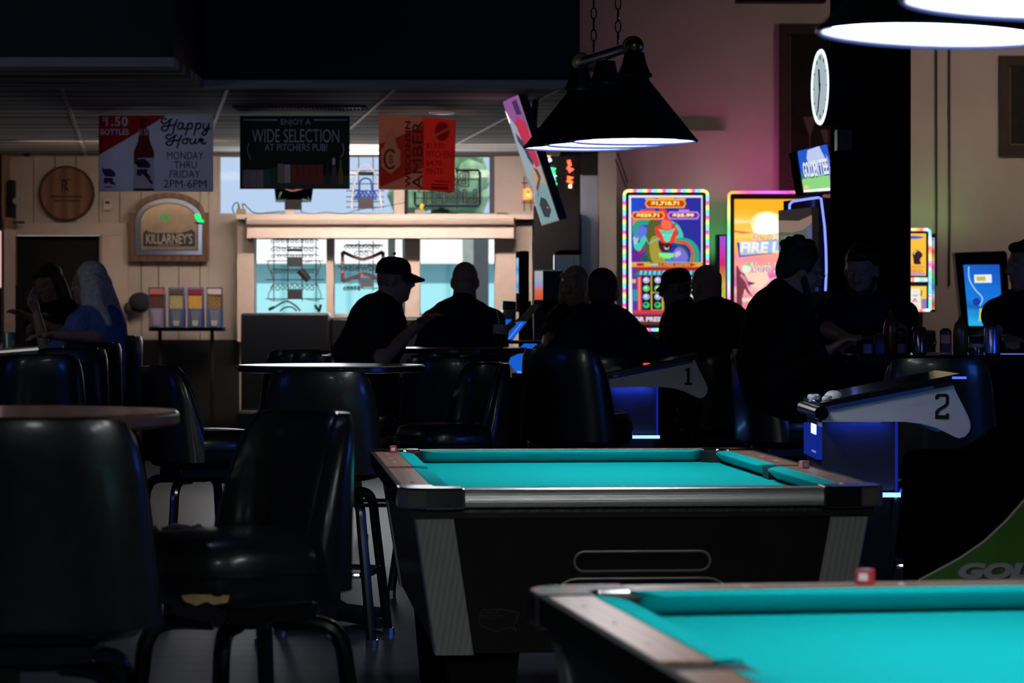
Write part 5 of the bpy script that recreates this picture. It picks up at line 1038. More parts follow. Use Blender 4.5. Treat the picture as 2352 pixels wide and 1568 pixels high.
dp('credit_bar', [(165, 1350), (892, 1350), (892, 1385), (165, 1385)], (.80, .04, .03), 15); dp('button_bar', [(155, 1400), (892, 1400), (892, 1475), (160, 1475)], (.20, .012, .02), 14); dp('button_shelf', [(160, 1475), (892, 1475), (892, 1500), (165, 1500)], (.10, .04, .02), 14)
B.text('OR PRESS BUTTON', (zd(165, 0)[0], zd(800, 0)[0], zd(0, 1418)[1], zd(0, 1468)[1]), emit((.75, .75, .82), 1), parent=SCR, lift=.026, bold=.04)
# sunset machine
t = thing('slot_machine', 'slot machine with an orange sunset screen and a dotted light tower', 'slot machine', P(1776, 600, FD), group='slot machines along the back wall'); B = Board(t, 1776, 600, FD)
slot_body(t, B, 1674, 1880, 441.5, 757, emit_ramp([(0, (1,.05,.40)), (.07, (1,.45,.8)), (.17, (.30,.85,1)), (.40, (.25,.90,.95)), (.49, (.2,1,.25)), (.61, (1,.90,.25)), (.70, (1,.5,.12)), (.735, (1,.40,.1)), (.78, (1,.12,.40)), (.865, (.85,.15,.95)), (.92, (1,.08,.5)), (.97, (1,.4,.1)), (1, (1,.4,.1))], (.5,0,1), .77, .423, 1.6, 0, False), close=True)
SCR = None
SCR = B.rect('screen', 1686.6, 1868, 457.3, 748, emit_ramp([(0, (.75,.10,.20)), (.25, (.85,.25,.35)), (.38, (.95,.50,.45)), (.45, (.72,.12,.45)), (.55, (.85,.28,.35)), (.66, (1,.42,.12)), (.78, (1,.62,.12)), (1, (1,.42,.02))], (0,0,1), .95, .36, 1.15, .42, False), 0, .002)
def zs(x, y): return (1640+x/4.611, 420+y/4.611)
def sp(name, pts, c, l, s=1., sm=False):
    if sm: pts = [tuple(p) for p in spline(pts, 4, True)]
    B.poly(name, [zs(*p) for p in pts], emit(c, s), .002+l*.0014, .0012, parent=SCR)
sp('sun_halo', ell(560, 430, 175, 130, 24), (1, .88, .40), 1, 1.1); sp('sun', [(430, 525), (440, 420), (480, 350), (560, 325), (640, 350), (690, 420), (690, 525)], (1, .97, .90), 2, 1.4, True)
sp('cloud', [(215, 380), (330, 395), (470, 390), (380, 420), (215, 430)], (1, .80, .35), 1); sp('cloud', [(215, 500), (330, 515), (430, 525), (300, 540), (215, 520)], (.85, .20, .12), 1); sp('cloud', [(300, 960), (560, 940), (590, 1040), (480, 1130), (380, 1090)], (1, .72, .55), 1); sp('cloud', [(290, 1220), (400, 1210), (430, 1250), (310, 1260)], (1, .75, .55), 1)
sp('palm_trunk', [(235, 870), (262, 900), (285, 1100), (300, 1300), (240, 1310)], (.16, .05, .07), 2)
for pts in ([(270, 940), (320, 960), (360, 1040), (440, 1060), (370, 1090), (330, 1000)], [(260, 960), (330, 1050), (360, 1120), (410, 1210), (350, 1160), (290, 1060)], [(250, 880), (290, 960), (250, 1000), (235, 900)], [(280, 1000), (330, 1100), (290, 1250), (270, 1150)]): sp('palm_frond', pts, (.22, .05, .06), 3)
def word(s, bx, c1, c2, sh=0, b=.04): B.text(s, bx, emit(c2, 1), parent=SCR, lift=.010, bold=b+.025, shear=sh); B.text(s, bx, c1, parent=SCR, lift=.013, bold=b, shear=sh)
word('ULTIMATE', (1726, 1832, 537, 551.5), emit((.95, .85, .70), 1.), (.16, .05, .02), .2, .01)
sp('word_plate', [(240, 630), (990, 580), (1000, 740), (600, 750), (265, 785)], (.03, .07, .30), 4); sp('word_plate', [(265, 628), (985, 590), (992, 730), (600, 742), (278, 770)], (.40, .55, .85), 5)
B.text('FIRE LINK', (1699, 1852, 555, 582), emit_ramp([(0, (1,.25,.03)), (.35, (1,.55,.1)), (.7, (.95,.92,.85)), (1, (.95,.95,.95))], (0,0,1), 10., -.2, 1., 0, False), parent=SCR, lift=.015, bold=.05, shear=.1)
word('North Shore', (1722, 1822, 602, 625), emit((.95, .95, .98), 1.), (.10, .12, .16), .35, .0)
sp('flower', [(300, 880), (340, 870), (380, 890), (385, 930), (330, 960), (300, 930)], (.80, .95, .80), 6, 1, True); sp('leaf', [(330, 830), (370, 860), (410, 830), (400, 870), (350, 880)], (.15, .75, .20), 7)
S_ = B.S; tw = MB().boxb((1648-1776)*S_, (1672-1776)*S_, .06, .3, -(760-600)*S_, -(538-600)*S_).build('light_tower', mat('navy_tower', (.012,.012,.03), .4), t, smooth=False)
strip = emit_ramp([(0, (.35,.9,.08)), (.10, (.75,.9,.1)), (.25, (1,.65,.12)), (.42, (1,.30,.10)), (.55, (1,.05,.18)), (.70, (1,.05,.60)), (.85, (.75,.10,.95)), (1, (.55,.15,1))], (0,0,1), 1/(150*S_), .6, 1.6, 0, False)
mb = MB()
for i in range(3):
    for j in range(33): mb.ball(B.fn(1660-3.6+i*4.6, 544+j*4.5, -.056), .006, 6)
mb.build('light_dots', strip, tw)
# buffalo machine behind the column
t = thing('slot_machine', 'slot machine with a dark beast picture, half hidden by the black column', 'slot machine', P(2070, 625, FD), group='slot machines along the back wall'); B = Board(t, 2070, 625, FD)
rain2 = [(0, (.1,.95,.8)), (.15, (.3,.4,1)), (.3, (.2,1,.4)), (.4, (1,.1,.75)), (.5, (1,.75,.25)), (.62, (1,.12,.1)), (.7, (.9,.9,1)), (.82, (.25,.55,1)), (.92, (.2,.95,.45)), (1, (1,.1,.7))]
ll = (emit_ramp(rain2, (1,0,0), 1.9, .3, 1.7), emit_ramp(rain2, (0,0,1), 1.6, .3, 1.7))
slot_body(t, B, 1990, 2136, 527, 712, ll, 7)
MB().tube([B.fn(a, 642, .004) for a in (1992, 2040, 2090, 2130)], .017, 8).build('light_bar', emit_ramp(rain2, (1,0,0), 3.3, .3, 1.7), t)
SCR = None; SCR = B.rect('screen', 1998, 2127, 536, 633, emit_ramp([(0, (.85,.55,.15)), (.5, (.95,.55,.12)), (.8, (.85,.18,.03)), (1, (.95,.50,.05))], (.6,0,1), 1.8, .6, 1.1, .4, False), .0, .002)
def bp(name, pts, c, l, s=1.): B.poly(name, pts, emit(c, s), .002+l*.0014, .0012, parent=SCR)
bp('beast_head', [tuple(p) for p in spline([(2096, 582), (2104, 574), (2114, 578), (2119, 586), (2113, 596), (2115, 606), (2100, 606), (2098, 596)], 4, True)], (.035, .015, .03), 1); bp('horn', stroke([(2099, 584), (2101, 578), (2106, 577)], 2.5), (.9, .75, .5), 2)
bp('title_oval', ell(2086, 545, 36, 4, 16), (.06, .12, .65), 2); 
B.text('BUFFALO', (2066, 2120, 609, 616), emit((.62, .30, .06), 1), parent=SCR, lift=.006, bold=.04); B.text('GOLD', (2076, 2120, 618, 625), emit((.62, .30, .06), 1), parent=SCR, lift=.006, bold=.04)
bp('lower_strip', [(1998, 626), (2125, 626), (2125, 631), (1998, 631)], (.45, .35, .75), 2)
S2 = B.rect('lower_screen', 1998, 2128, 657, 712, emit((.95, .58, .08), 1.1), .0, .002); SCR = S2
bp('card_face', [(2030, 663), (2113, 663), (2115, 711), (2030, 711)], (.88, .85, .75), 1); B.text('A', (2094, 2108, 684, 694), emit((.85, .1, .45), 1), parent=S2, lift=.006, bold=.04); bp('card_swirl', stroke([(2096, 678), (2104, 679), (2108, 677)], 1.6), (.15, .1, .05), 2); bp('card_leaf', stroke([(2098, 706), (2104, 700), (2108, 704), (2104, 710)], 2), (.85, .45, .12), 2)
bp('landscape', [(2116, 686), (2128, 686), (2128, 711), (2116, 711)], (.30, .22, .55), 1); bp('branch', [(2115, 664), (2118, 668), (2117, 680), (2114, 680)], (.2, .1, .03), 2)
S_ = B.S; tw = MB().boxb((2139-2070)*S_, (2151-2070)*S_, .05, .3, -(716-625)*S_, -(536-625)*S_).build('light_tower', M['black'], t, smooth=False)
mb = MB()
for i in range(2):
    for j in range(34): mb.ball(B.fn(2142+i*4.6, 547+j*4.9, -.046), .006, 6)
mb.build('light_dots', emit_ramp([(0, (.1,.4,1)), (.2, (.1,.9,.3)), (.4, (1,.1,.7)), (.55, (.95,.8,.15)), (.7, (1,.1,.1)), (.85, (.8,.9,.95)), (1, (.1,.4,1))], (0,0,1), 2.3, .3, 1.5), tw)
# kiosk
t = thing('kiosk', 'black touchscreen kiosk with a bright blue swirl screen', 'kiosk', P(2255, 665, 20.5)); B = Board(t, 2255, 665, 20.5); S_ = B.S
k0 = [(2192, 580), (2308, 576), (2313, 582), (2322, 780), (2215, 780), (2205, 700)]
B.poly('housing', k0, M['black'], -.12, .12); MB().boxb(-.12, .2, .0, .4, -t.location.z, -(760-665)*S_).build('plinth', M['black'], t, smooth=False)
SCR = B.poly('screen', [(2212.5, 608), (2295.5, 607.5), (2303, 748), (2225, 748)], emit_ramp([(0, (.02,.50,.85)), (.25, (.02,.42,.85)), (.42, (.01,.12,.50)), (.55, (.01,.20,.75)), (1, (.01,.10,.55))], (.35,0,1), 1.9, .5, 1., .35, False), .0, .002)
B.poly('notice', [(2237, 631), (2277, 630), (2278, 649), (2238.5, 649.5)], emit((.80, .88, .95), 1), .003, .001, parent=SCR); B.poly('notice_print', [(2242, 635), (2263, 634.5), (2264, 644.5), (2243, 645)], emit((.55, .52, .05), 1), .0045, .001, parent=SCR)
B.poly('swirl', stroke([tuple(p) for p in spline([(2225, 612), (2226, 640), (2240, 665), (2254, 680), (2256, 690), (2250, 702)], 4)], 3), emit((.30, .60, .95), 1), .003, .001, parent=SCR); B.poly('dark_bubble', ell(2243, 693, 9, 9), emit((.01, .05, .35), 1), .003, .001, parent=SCR)
B.poly('side_card', [(2250, 708), (2256, 708), (2254, 735), (2248, 738)], emit((.65, .60, .05), 1), .003, .001, parent=SCR)

# ================================================================== WALL PIECES ON THE RIGHT
t = thing('framed_picture', 'dark framed picture with faint glasses behind the drum clock', 'picture', P(1858, 245, 24.97)); B = Board(t, 1858, 245, 24.97)
fm_ = mat('dark_frame_wood', (.045,.028,.025), .6, noise=.2, spec=.2); ln = mat('frame_inner_line', (.16,.10,.08), .5)
def frame(B, u0, u1, v0, v1, w):
    B.polys('frame', [[(u0, v0), (u1, v0), (u1-w, v0+w), (u0+w, v0+w)], [(u0, v1), (u1, v1), (u1-w, v1-w), (u0+w, v1-w)], [(u0, v0), (u0+w, v0+w), (u0+w, v1-w), (u0, v1)], [(u1, v0), (u1-w, v0+w), (u1-w, v1-w), (u1, v1)]], fm_, 0, .03)
    B.rect('picture', u0+w, u1-w, v0+w, v1-w, mat('dark_picture', (.012,.010,.009), .5, noise=.3, spec=.1), 0, .005)
    B.polys('inner_line', [[(u0+w+3, v0+w+4), (u0+w+4.6, v0+w+4), (u0+w+4.6, v1-w-3), (u0+w+3, v1-w-3)], [(u0+w+3, v1-w-5), (u1-w-3, v1-w-5), (u1-w-3, v1-w-3), (u0+w+3, v1-w-3)]], ln, .006)
frame(B, 1789, 1926, 55, 438, 22)
gm2 = mat('faint_glass_print', (.075,.055,.05), .4)
for cx, tp in ((1860, 268), (1900, 298)): B.polys('glass_drawing', [[(cx-16, tp), (cx+16, tp), (cx+2, tp+42), (cx-2, tp+42)], [(cx-1.2, tp+42), (cx+1.2, tp+42), (cx+1.2, tp+78), (cx-1.2, tp+78)]], gm2, .006)
t = thing('framed_picture', 'dark framed picture high on the plain wall, cut by the picture edge', 'picture', P(2370, 245, 24.97)); B = Board(t, 2370, 245, 24.97); frame(B, 2294, 2450, 128, 358, 22)
t = thing('wall_speaker', 'small black speaker box on the wall behind the lamp chains', 'speaker', P(1362, 147, 24.8)); MB().boxb(-.1, .1, 0, .18, -.05, .05).build('case', M['blackm'], t, bevel=.006); MB().boxb(-.085, .085, -.003, .0, -.04, .04).build('grille', M['wains'], t)
# drum clock on the column
t = thing('drum_clock', 'white faced drum clock bracketed to the black column', 'clock', P(1884, 200, 15.9)); O = t.location
rot = Matrix.Rotation(R(-83), 4, 'Z') @ Matrix.Rotation(PI/2, 4, 'X')   # local +z of the drum -> toward viewer's left
CR = .214
MB().lathe([(0, -.16), (CR*.94, -.16), (CR*1.0, -.14), (CR*1.0, -.004), (CR*.985, .0), (CR*.96, -.006)], 48, M=rot).build('drum', M['black'], t)
MB().lathe([(CR*.97, -.002), (CR*.95, .006), (CR*.87, .006), (CR*.85, -.004)], 48, M=rot, caps=False).build('light_ring', emit((.75, .88, 1), 1.3), t)
fc = MB().lathe([(0, -.004), (CR*.86, -.004), (CR*.86, -.002), (0, -.002)], 48, M=rot).build('face', emit((.45, .56, .60), .85), t)
def cp(a, r, h): return rot @ Vector((r*math.cos(a), r*math.sin(a), h))
mb = MB()
for k in range(12): mb.tube([cp(PI/6*k, CR*.70, .000), cp(PI/6*k, CR*.80, .000)], .003, 4)
mb.build('hour_marks', M['ink'], fc); MB().tube([cp(R(250), -.02, .003), cp(R(250), .14, .003)], .0035, 5).build('minute_hand', M['ink'], fc); MB().tube([cp(R(100), -.02, .004), cp(R(100), .10, .004)], .0045, 5).build('hour_hand', M['ink'], fc)
MB().boxb(.05, .17, .02, .12, -.02, .02).build('bracket', M['black'], t)
o = MB().boxb(X(1921, 15.9), X(1956, 15.9), 15.86, 15.99, Z(345, 15.9), Z(298, 15.9)).boxb(X(1926, 15.9), X(1938, 15.9), 15.85, 15.86, Z(343, 15.9), Z(300, 15.9)).boxb(X(1942, 15.9), X(1954, 15.9), 15.85, 15.86, Z(343, 15.9), Z(300, 15.9)).build('relay_box', mat('bronze_box', (.07,.055,.035), .4, .5, noise=.3), smooth=False); tag(o, 'small bronze control box on the black column below the clock', 'box')

# ================================================================== HANGING SCREEN, GAMES BY THE WINDOW
t = thing('television', 'tilted flat television hanging edge on under the lowered ceiling', 'television', P(1219, 360, 18.1)); O = t.location
tl, tr, br, bl = P(1157, 237, 18.5), P(1186.5, 209, 17.95), P(1282, 503, 17.95), P(1244.5, 514.5, 18.5)
Q = QBoard(t, tl, tr, br, bl); n = Q.n
Q.poly('bezel', [(-.03, -.012), (1.05, -.012), (1.05, 1.012), (-.03, 1.012)], M['plastic'], -.05, .05)
SCR = Q.poly('screen', [(0, 0), (1, 0), (1, 1), (0, 1)], emit((.34, .40, .46), .9), .001)
def tp(nm, pts, c, l, s=1.): Q.poly(nm, pts, emit(c, s), .0012+.0014*l, .0012, parent=SCR)
tp('violet_top', [(0, 0), (1, 0), (1, .30), (.55, .34), (.35, .22), (.15, .14), (0, .08)], (.30, .10, .32), 1, .9); tp('dark_smear', [(.55, .04), (.85, .05), (.9, .17), (.6, .15)], (.06, .03, .10), 2); tp('red_field', [(.35, .19), (.6, .16), (1, .25), (1, .58), (.75, .58), (.6, .48), (.45, .38)], (.55, .04, .09), 2, .9); tp('branch_picture', [(.2, .26), (.5, .36), (.62, .46), (.7, .53), (.62, .56), (.45, .48), (.42, .42), (.2, .33)], (.05, .06, .09), 3)
tp('white_streak', [(0, .06), (.08, .10), (.10, .16), (.02, .17)], (1, .85, .65), 3, 1.3); tp('beige_field', [(.3, .62), (.6, .56), (1, .60), (1, .78), (.6, .80), (.2, .80)], (.48, .35, .27), 2, .9); tp('brown_curve', [(.62, .57), (.8, .60), (.85, .66), (.5, .74), (.35, .80), (.4, .72), (.7, .66)], (.12, .07, .06), 3)
tp('teal_field', [(.15, .78), (.8, .70), (1, .72), (1, 1), (.1, 1)], (.22, .36, .38), 3, .9); tp('car_picture', [(.3, .85), (.5, .80), (.75, .83), (.85, .92), (.6, .97), (.35, .95)], (.04, .05, .06), 4); tp('car_lamp', [(.66, .885), (.74, .885), (.74, .90), (.66, .90)], (.8, .08, .06), 5); tp('dark_picture', [(.0, .60), (.14, .63), (.2, .74), (.05, .72)], (.25, .27, .3), 4)
MB().tube([P(1225, 300, 18.3)-O, Vector((X(1230, 18.4), 18.4, CL))-O], .02, 8).tube([P(1225, 300, 18.3)-O, P(1215, 330, 18.25)-O], .03, 8).build('ceiling_mount', M['black'], t)
# upright screen cabinet, claw game, blue lit lane game
t = thing('jukebox', 'slim black upright jukebox seen edge on with a thin blue screen', 'jukebox', (X(1200, 19.5), 19.5, 0)); O = t.location
MB().boxb(X(1192, 19.5)-O.x, X(1215, 19.5)-O.x, .0, .45, Z(716, 19.5), Z(576, 19.5)).build('screen_case', M['black'], t, smooth=False, bevel=.01)
MB().hexa([(X(1192, 19.5)-O.x-.01, 0, 0), (X(1240, 19.5)-O.x, 0, 0), (X(1240, 19.5)-O.x, .5, 0), (X(1192, 19.5)-O.x-.01, .5, 0)], [(X(1192, 19.5)-O.x, 0, Z(700, 19.5)), (X(1220, 19.5)-O.x, 0, Z(690, 19.5)), (X(1220, 19.5)-O.x, .5, Z(690, 19.5)), (X(1192, 19.5)-O.x, .5, Z(700, 19.5))]).build('body', M['black'], t, smooth=False)
MB().boxb(X(1185, 19.5)-O.x, X(1192, 19.5)-O.x, .0, .45, Z(716, 19.5), Z(577, 19.5)).build('screen_frame', mat('olive_frame', (.10,.09,.06), .4), t, smooth=False)
MB().boxb(X(1185.5, 19.5)-O.x, X(1191, 19.5)-O.x, -.006, .0, Z(673, 19.5), Z(592, 19.5)).build('screen', emit_ramp([(0, (.05,.35,.85)), (.5, (.45,.62,.80)), (1, (.05,.40,.85))], (0,0,1), 9, 0, .9), t, smooth=False)
t = thing('claw_game', 'small glazed prize game with a lit window, left of the light haired person', 'arcade game', (X(1258, 18.8), 18.8, 0)); O = t.location
MB().boxb(X(1247, 18.8)-O.x, X(1292, 18.8)-O.x, 0, .5, 0, Z(620, 18.8)).boxb(X(1226, 18.8)-O.x, X(1292, 18.8)-O.x, 0, .5, 0, Z(690, 18.8)).build('cabinet', mat('navy_cabinet', (.012,.014,.035), .5), t, smooth=False)
MB().boxb(X(1227, 18.8)-O.x, X(1247, 18.8)-O.x, .02, .03, Z(688, 18.8), Z(622, 18.8)).build('lit_back', emit_ramp([(0, (.9,.55,.25)), (.3, (.8,.10,.05)), (.6, (.85,.20,.08)), (.8, (.35,.40,.75)), (1, (.5,.5,.55))], (0,0,1), 5.4, -7.15, .8, .2, False), t, smooth=False)
MB().boxb(X(1226, 18.8)-O.x, X(1247, 18.8)-O.x, -.004, .0, Z(690, 18.8), Z(620, 18.8)).build('glass_front', M['clear'], t, smooth=False); mb = MB()
mb.boxb(X(1226, 18.8)-O.x, X(1290, 18.8)-O.x, -.01, .01, Z(622, 18.8), Z(619, 18.8)).boxb(X(1226, 18.8)-O.x, X(1228, 18.8)-O.x, -.01, .01, Z(690, 18.8), Z(620, 18.8)); mb.build('glass_edging', M['cast'], t, smooth=False)
t = thing('lane_game', 'blue lit sloping lane game beside the bald person', 'arcade game', (X(1190, 17.9), 17.9, 0)); O = t.location
def LG(pts, y0, y1, nm, m): mb = MB(); mb.prism([(X(u, 17.9)-O.x, Z(v, 17.9)) for u, v in pts], y0, y1); return mb.build(nm, m, t, smooth=False)
LG([(1152, 784), (1177, 781), (1240, 700), (1222, 700)], .02, .30, 'lane_side', M['navy']); blue = mat('blue_lit_acrylic', (.02,.10,.50), .4); be = emit((.008, .11, .62), 1.)
LG([(1158, 779), (1178, 779), (1210, 738), (1191, 738)], .0, .02, 'blue_lane', be); LG([(1166, 779), (1169, 779), (1200, 741), (1197, 741)], -.004, .0, 'lane_line', emit((.10, .28, .85), 1.)); LG([(1178, 740), (1210, 738), (1242, 700), (1230, 698)], .0, .02, 'clear_cover', mat('smoky_cover', (.10,.08,.08), .2))
LG([(1193, 803), (1205, 790), (1234, 790), (1223, 857), (1184, 853), (1168, 832), (1172, 824), (1192, 815)], .0, .5, 'blue_panel', be); LG([(1142, 799), (1150, 791), (1163, 791), (1156, 801)], .0, .02, 'blue_foot', be)
LG([(1186, 852), (1224, 853), (1223, 857), (1188, 856)], -.01, .0, 'panel_rim', emit((.10, .38, 1), 1.)); LG([(1210, 873), (1231, 873), (1231, 876), (1210, 876)], .0, .02, 'floor_strip', emit((.02, .25, .9), 1.))
LG([(1150, 783), (1260, 783), (1260, 789), (1150, 789)], -.02, .5, 'shelf', M['black']); LG([(1175, 857), (1240, 857), (1240, 1195), (1175, 1195)], .02, .5, 'base', M['black'])
LG([(1151, 781), (1151, 722), (1158, 712), (1185, 709), (1185, 745)], .3, .5, 'hood', mat('purple_grey_hood', (.09,.07,.12), .5)); LG([(1151, 760), (1151, 733), (1176, 734)], .29, .3, 'hood_light', be); LG([(1148, 717), (1150, 690), (1153, 686), (1155, 688), (1153, 712)], .25, .3, 'handle', emit((.5, .62, .6), .8)); LG([(1154, 690), (1185, 692), (1185, 710), (1154, 712)], .3, .5, 'hood_top', M['black'])
t = thing('ice_bin', 'bluish steel bin standing beside the vending machine', 'bin', (X(1310, 19.6), 19.6, 0)); O = t.location
MB().boxb(X(1273, 19.6)-O.x, X(1334, 19.6)-O.x, 0, .4, .0, Z(582, 19.6)).build('body', M['steel'], t, smooth=False, bevel=.01); MB().hexa([(X(1272, 19.6)-O.x, -.01, Z(582, 19.6)), (X(1336, 19.6)-O.x, -.01, Z(582, 19.6)), (X(1336, 19.6)-O.x, .4, Z(582, 19.6)), (X(1272, 19.6)-O.x, .4, Z(582, 19.6))], [(X(1286, 19.6)-O.x, -.0, Z(574, 19.6)), (X(1336, 19.6)-O.x, .0, Z(574, 19.6)), (X(1336, 19.6)-O.x, .4, Z(574, 19.6)), (X(1286, 19.6)-O.x, .4, Z(574, 19.6))]).build('lid', M['black'], t, smooth=False)
mb = MB(); [mb.boxb(X(u, 19.6)-O.x, X(u+1.6, 19.6)-O.x, -.004, 0, .1, Z(584, 19.6)) for u in (1286, 1317)]; mb.build('edge_trim', M['chrome'], t, smooth=False)
o = MB().tube([(X(1418, 24.5), 24.5, Z(350, 24.5)), (X(1442, 24.5), 24.5, Z(420, 24.5))], .006, 5).tube([(X(1414, 24.5), 24.5, Z(366, 24.5)), (X(1438, 24.5), 24.5, Z(430, 24.5))], .006, 5).build('cable', M['wire']); tag(o, 'two thin dark cables slanting down the wall to the dragon machine', 'cable')
# ================================================================== PEOPLE
def remeshed(mb, name, m, parent, voxel=.009, smooth=4):
    me = bpy.data.meshes.new(name+'_raw'); me.from_pydata([tuple(v) for v in mb.v], [], mb.f)
    bm = bmesh.new(); bm.from_mesh(me); bmesh.ops.recalc_face_normals(bm, faces=bm.faces); bm.to_mesh(me); bm.free()
    o = bpy.data.objects.new(name+'_raw', me); COL.objects.link(o)
    r = o.modifiers.new('r', 'REMESH'); r.mode = 'VOXEL'; r.voxel_size = voxel
    s = o.modifiers.new('s', 'SMOOTH'); s.iterations = smooth; s.factor = .5
    dg = bpy.context.evaluated_depsgraph_get(); n = bpy.data.meshes.new_from_object(o.evaluated_get(dg)); n.name = name
    bpy.data.objects.remove(o); n.materials.clear(); n.materials.append(m)
    n.polygons.foreach_set('use_smooth', [True]*len(n.polygons))
    q = bpy.data.objects.new(name, n); COL.objects.link(q); q.parent = parent; return q
def fabric(name, c): return mat(name, c, .9, noise=.25, nscale=40, bump=.15, spec=.2)
def yawm(a): return Matrix.Rotation(a, 3, 'Z')

def person(label, d, hips_u, face, head, neck=None, yaw=None, pitch=0., hands=(None, None), elbows=(None, None), build=1.0, sh=.16, dn=0., shirt=(.012,.014,.02), sleeves='short',
           skin=None, hair=None, hat=None, glasses=False, beard=False, seat=.80, lean_d=0., roll=0., skinm=None, hump=0., fat=1.0, hs=.93):
    """seated person. face = torso direction (0 = away from viewer, + turns to viewer's left); head=(u,v) of head centre"""
    x = X(hips_u, d); root = thing('person', label, 'person', (x, d, 0), 0); O = root.location.copy()
    sk = skinm or M['skin']; b = build
    Fd = yawm(face) @ Vector((0, 1, 0)); Rt = yawm(face) @ Vector((1, 0, 0)); U = Vector((0, 0, 1))
    hd = d+lean_d; hc = P(head[0], head[1], hd)-O
    yw = face if yaw is None else yaw
    HM = yawm(yw) @ Matrix.Rotation(-pitch, 3, 'X') @ Matrix.Rotation(roll, 3, 'Y')
    hb_ = build*hs
    def h(a, bb, c): return hc+HM @ Vector((a*hb_, bb*hb_, c*hb_))
    pel = Vector((0, 0, seat+.10))
    nb = h(0, -.035, -.155)                      # base of the neck
    if neck: nb = P(neck[0], neck[1], hd)-O
    back = (nb-pel); chest = pel+back*.66-Fd*.015+Vector((0, 0, 0)); waist = pel+back*.34-Fd*(.02+hump*.6)
    shc = nb-U*.055*b-Fd*(.005+hump*.5)
    shl = [shc-Rt*sh*b-U*.02, shc+Rt*sh*b-U*.02]
    HM4 = HM.to_4x4(); TM = yawm(face).to_4x4()
    body = MB()
    # trunk and limbs of the body
    def trunk(mb, e=0.):
        f = fat
        mb.ball(pel, (.175*b*f+e, .135*b*f+e, .14*b+e), 16, TM); mb.cone(pel, waist, .135*b*f+e, .135*b*f+e, 16); mb.ball(waist, (.165*b*f+e, .125*b*f+e, .17*b+e), 16, TM)
        mb.cone(waist, chest, .13*b*f+e, .125*b*f+e, 16); mb.ball(chest, (.185*b*f+e, .125*b*f+e, .19*b+e), 18, TM)
        for s in shl: mb.cone(chest.lerp(shc, .55).lerp(s, .25), s-U*.015, .10*b+e, .062*b+e, 14); mb.cone(shc.lerp(nb, .5), s, .068*b+e, .058*b+e, 14)
    trunk(body)
    body.cone(nb-U*.03, h(0, -.015, -.05), .074*b, .062*b, 14); body.ball(h(0, -.02, -.03), (.068*hb_, .078*hb_, .072*hb_), 16, HM4)
    # head: skull, face, jaw, nose, lips, brow, ears
    body.ball(h(0, -.012, .030), (.076*hb_, .096*hb_, .092*hb_), 22, HM4); body.ball(h(0, .030, -.040), (.060*hb_, .062*hb_, .078*hb_), 18, HM4); body.ball(h(0, .068, -.098), (.030*hb_, .024*hb_, .022*hb_), 12, HM4)
    body.cone(h(-.045, .0, -.085), h(0, .065, -.10), .028*hb_, .024*hb_, 10); body.cone(h(.045, .0, -.085), h(0, .065, -.10), .028*hb_, .024*hb_, 10)
    body.cone(h(0, .088, .020), h(0, .108, -.022), .009*hb_, .0155*hb_, 10); body.cone(h(-.012, .096, -.026), h(.012, .096, -.026), .011*hb_, .011*hb_, 8)
    body.ball(h(0, .086, -.060), (.024*hb_, .012*hb_, .0085*hb_), 10, HM4); body.ball(h(0, .083, -.073), (.021*hb_, .012*hb_, .009*hb_), 10, HM4)
    body.cone(h(-.045, .070, .030), h(.045, .070, .030), .012*hb_, .012*hb_, 8)
    for s in (-1, 1): body.ball(h(s*.080, -.012, -.008), (.010*hb_, .020*hb_, .033*hb_), 10, HM4); body.cone(h(s*.072, -.0, -.010), h(s*.080, -.010, -.010), .014*hb_, .012*hb_, 8); body.ball(h(s*.042, .062, -.022), (.018*hb_, .016*hb_, .018*hb_), 8, HM4)
    # legs
    knees = []; feet = []
    for s in (-1, 1):
        hip = pel+Rt*s*.09*b-U*.03; kn = hip+Fd*.40*b+Rt*s*.05-U*.05; an = kn-U*.40*b-Fd*.08
        knees.append(kn); feet.append(an); body.cone(hip, kn, .085*b, .062*b, 14); body.cone(kn, an, .058*b, .040*b, 12); body.cone(an, an+Fd*.13-U*.035, .036, .032, 10)
    # arms with two bones, hands with fingers
    arms = []
    for i, s in enumerate((-1, 1)):
        sp_ = shl[i]-U*.02
        hp = (P(*hands[i])-O) if hands[i] else sp_+Fd*.34-U*.30-Rt*s*.06
        L1, L2 = .29*b, .26*b; v = hp-sp_; dist = min(v.length, (L1+L2)*.995); vd = v.normalized(); hp = sp_+vd*dist
        ca = (L1*L1+dist*dist-L2*L2)/(2*L1*dist); ca = max(-1, min(1, ca)); hint = (Rt*s*.55-U*1.0-Fd*.25)
        if elbows[i]: hint = (P(*elbows[i])-O)-sp_
        pv = (hint-vd*hint.dot(vd)); pv = pv.normalized() if pv.length > 1e-4 else -U
        el = sp_+vd*L1*ca+pv*L1*math.sqrt(1-ca*ca); arms.append((sp_, el, hp))
        body.cone(sp_, el, .050*b, .040*b, 12); body.cone(el, hp, .040*b, .026*b, 12)
        fd = (hp-el).normalized(); side = fd.cross(U).normalized() if abs(fd.z) < .9 else fd.cross(Fd).normalized(); nm = side.cross(fd)
        pm = hp+fd*.045; A4 = Matrix((side, fd, nm)).transposed().to_4x4()
        body.ball(pm, (.040*b, .052*b, .017*b), 12, A4)
        for k, (off, ln) in enumerate(((-.028, .062), (-.010, .074), (.009, .070), (.027, .055))):
            a0 = pm+side*off*b+fd*.038*b; a1 = a0+fd*ln*.55*b-nm*.010*b; a2 = a1+fd*ln*.38*b-nm*.024*b
            body.cone(a0, a1, .0088*b, .0082*b, 8); body.cone(a1, a2, .0082*b, .0068*b, 8)
        th = -s; t0 = pm+side*th*.030*b-fd*.012*b; t1 = t0+side*th*.024*b+fd*.028*b-nm*.006; t2 = t1+fd*.030*b+side*th*.006*b-nm*.008
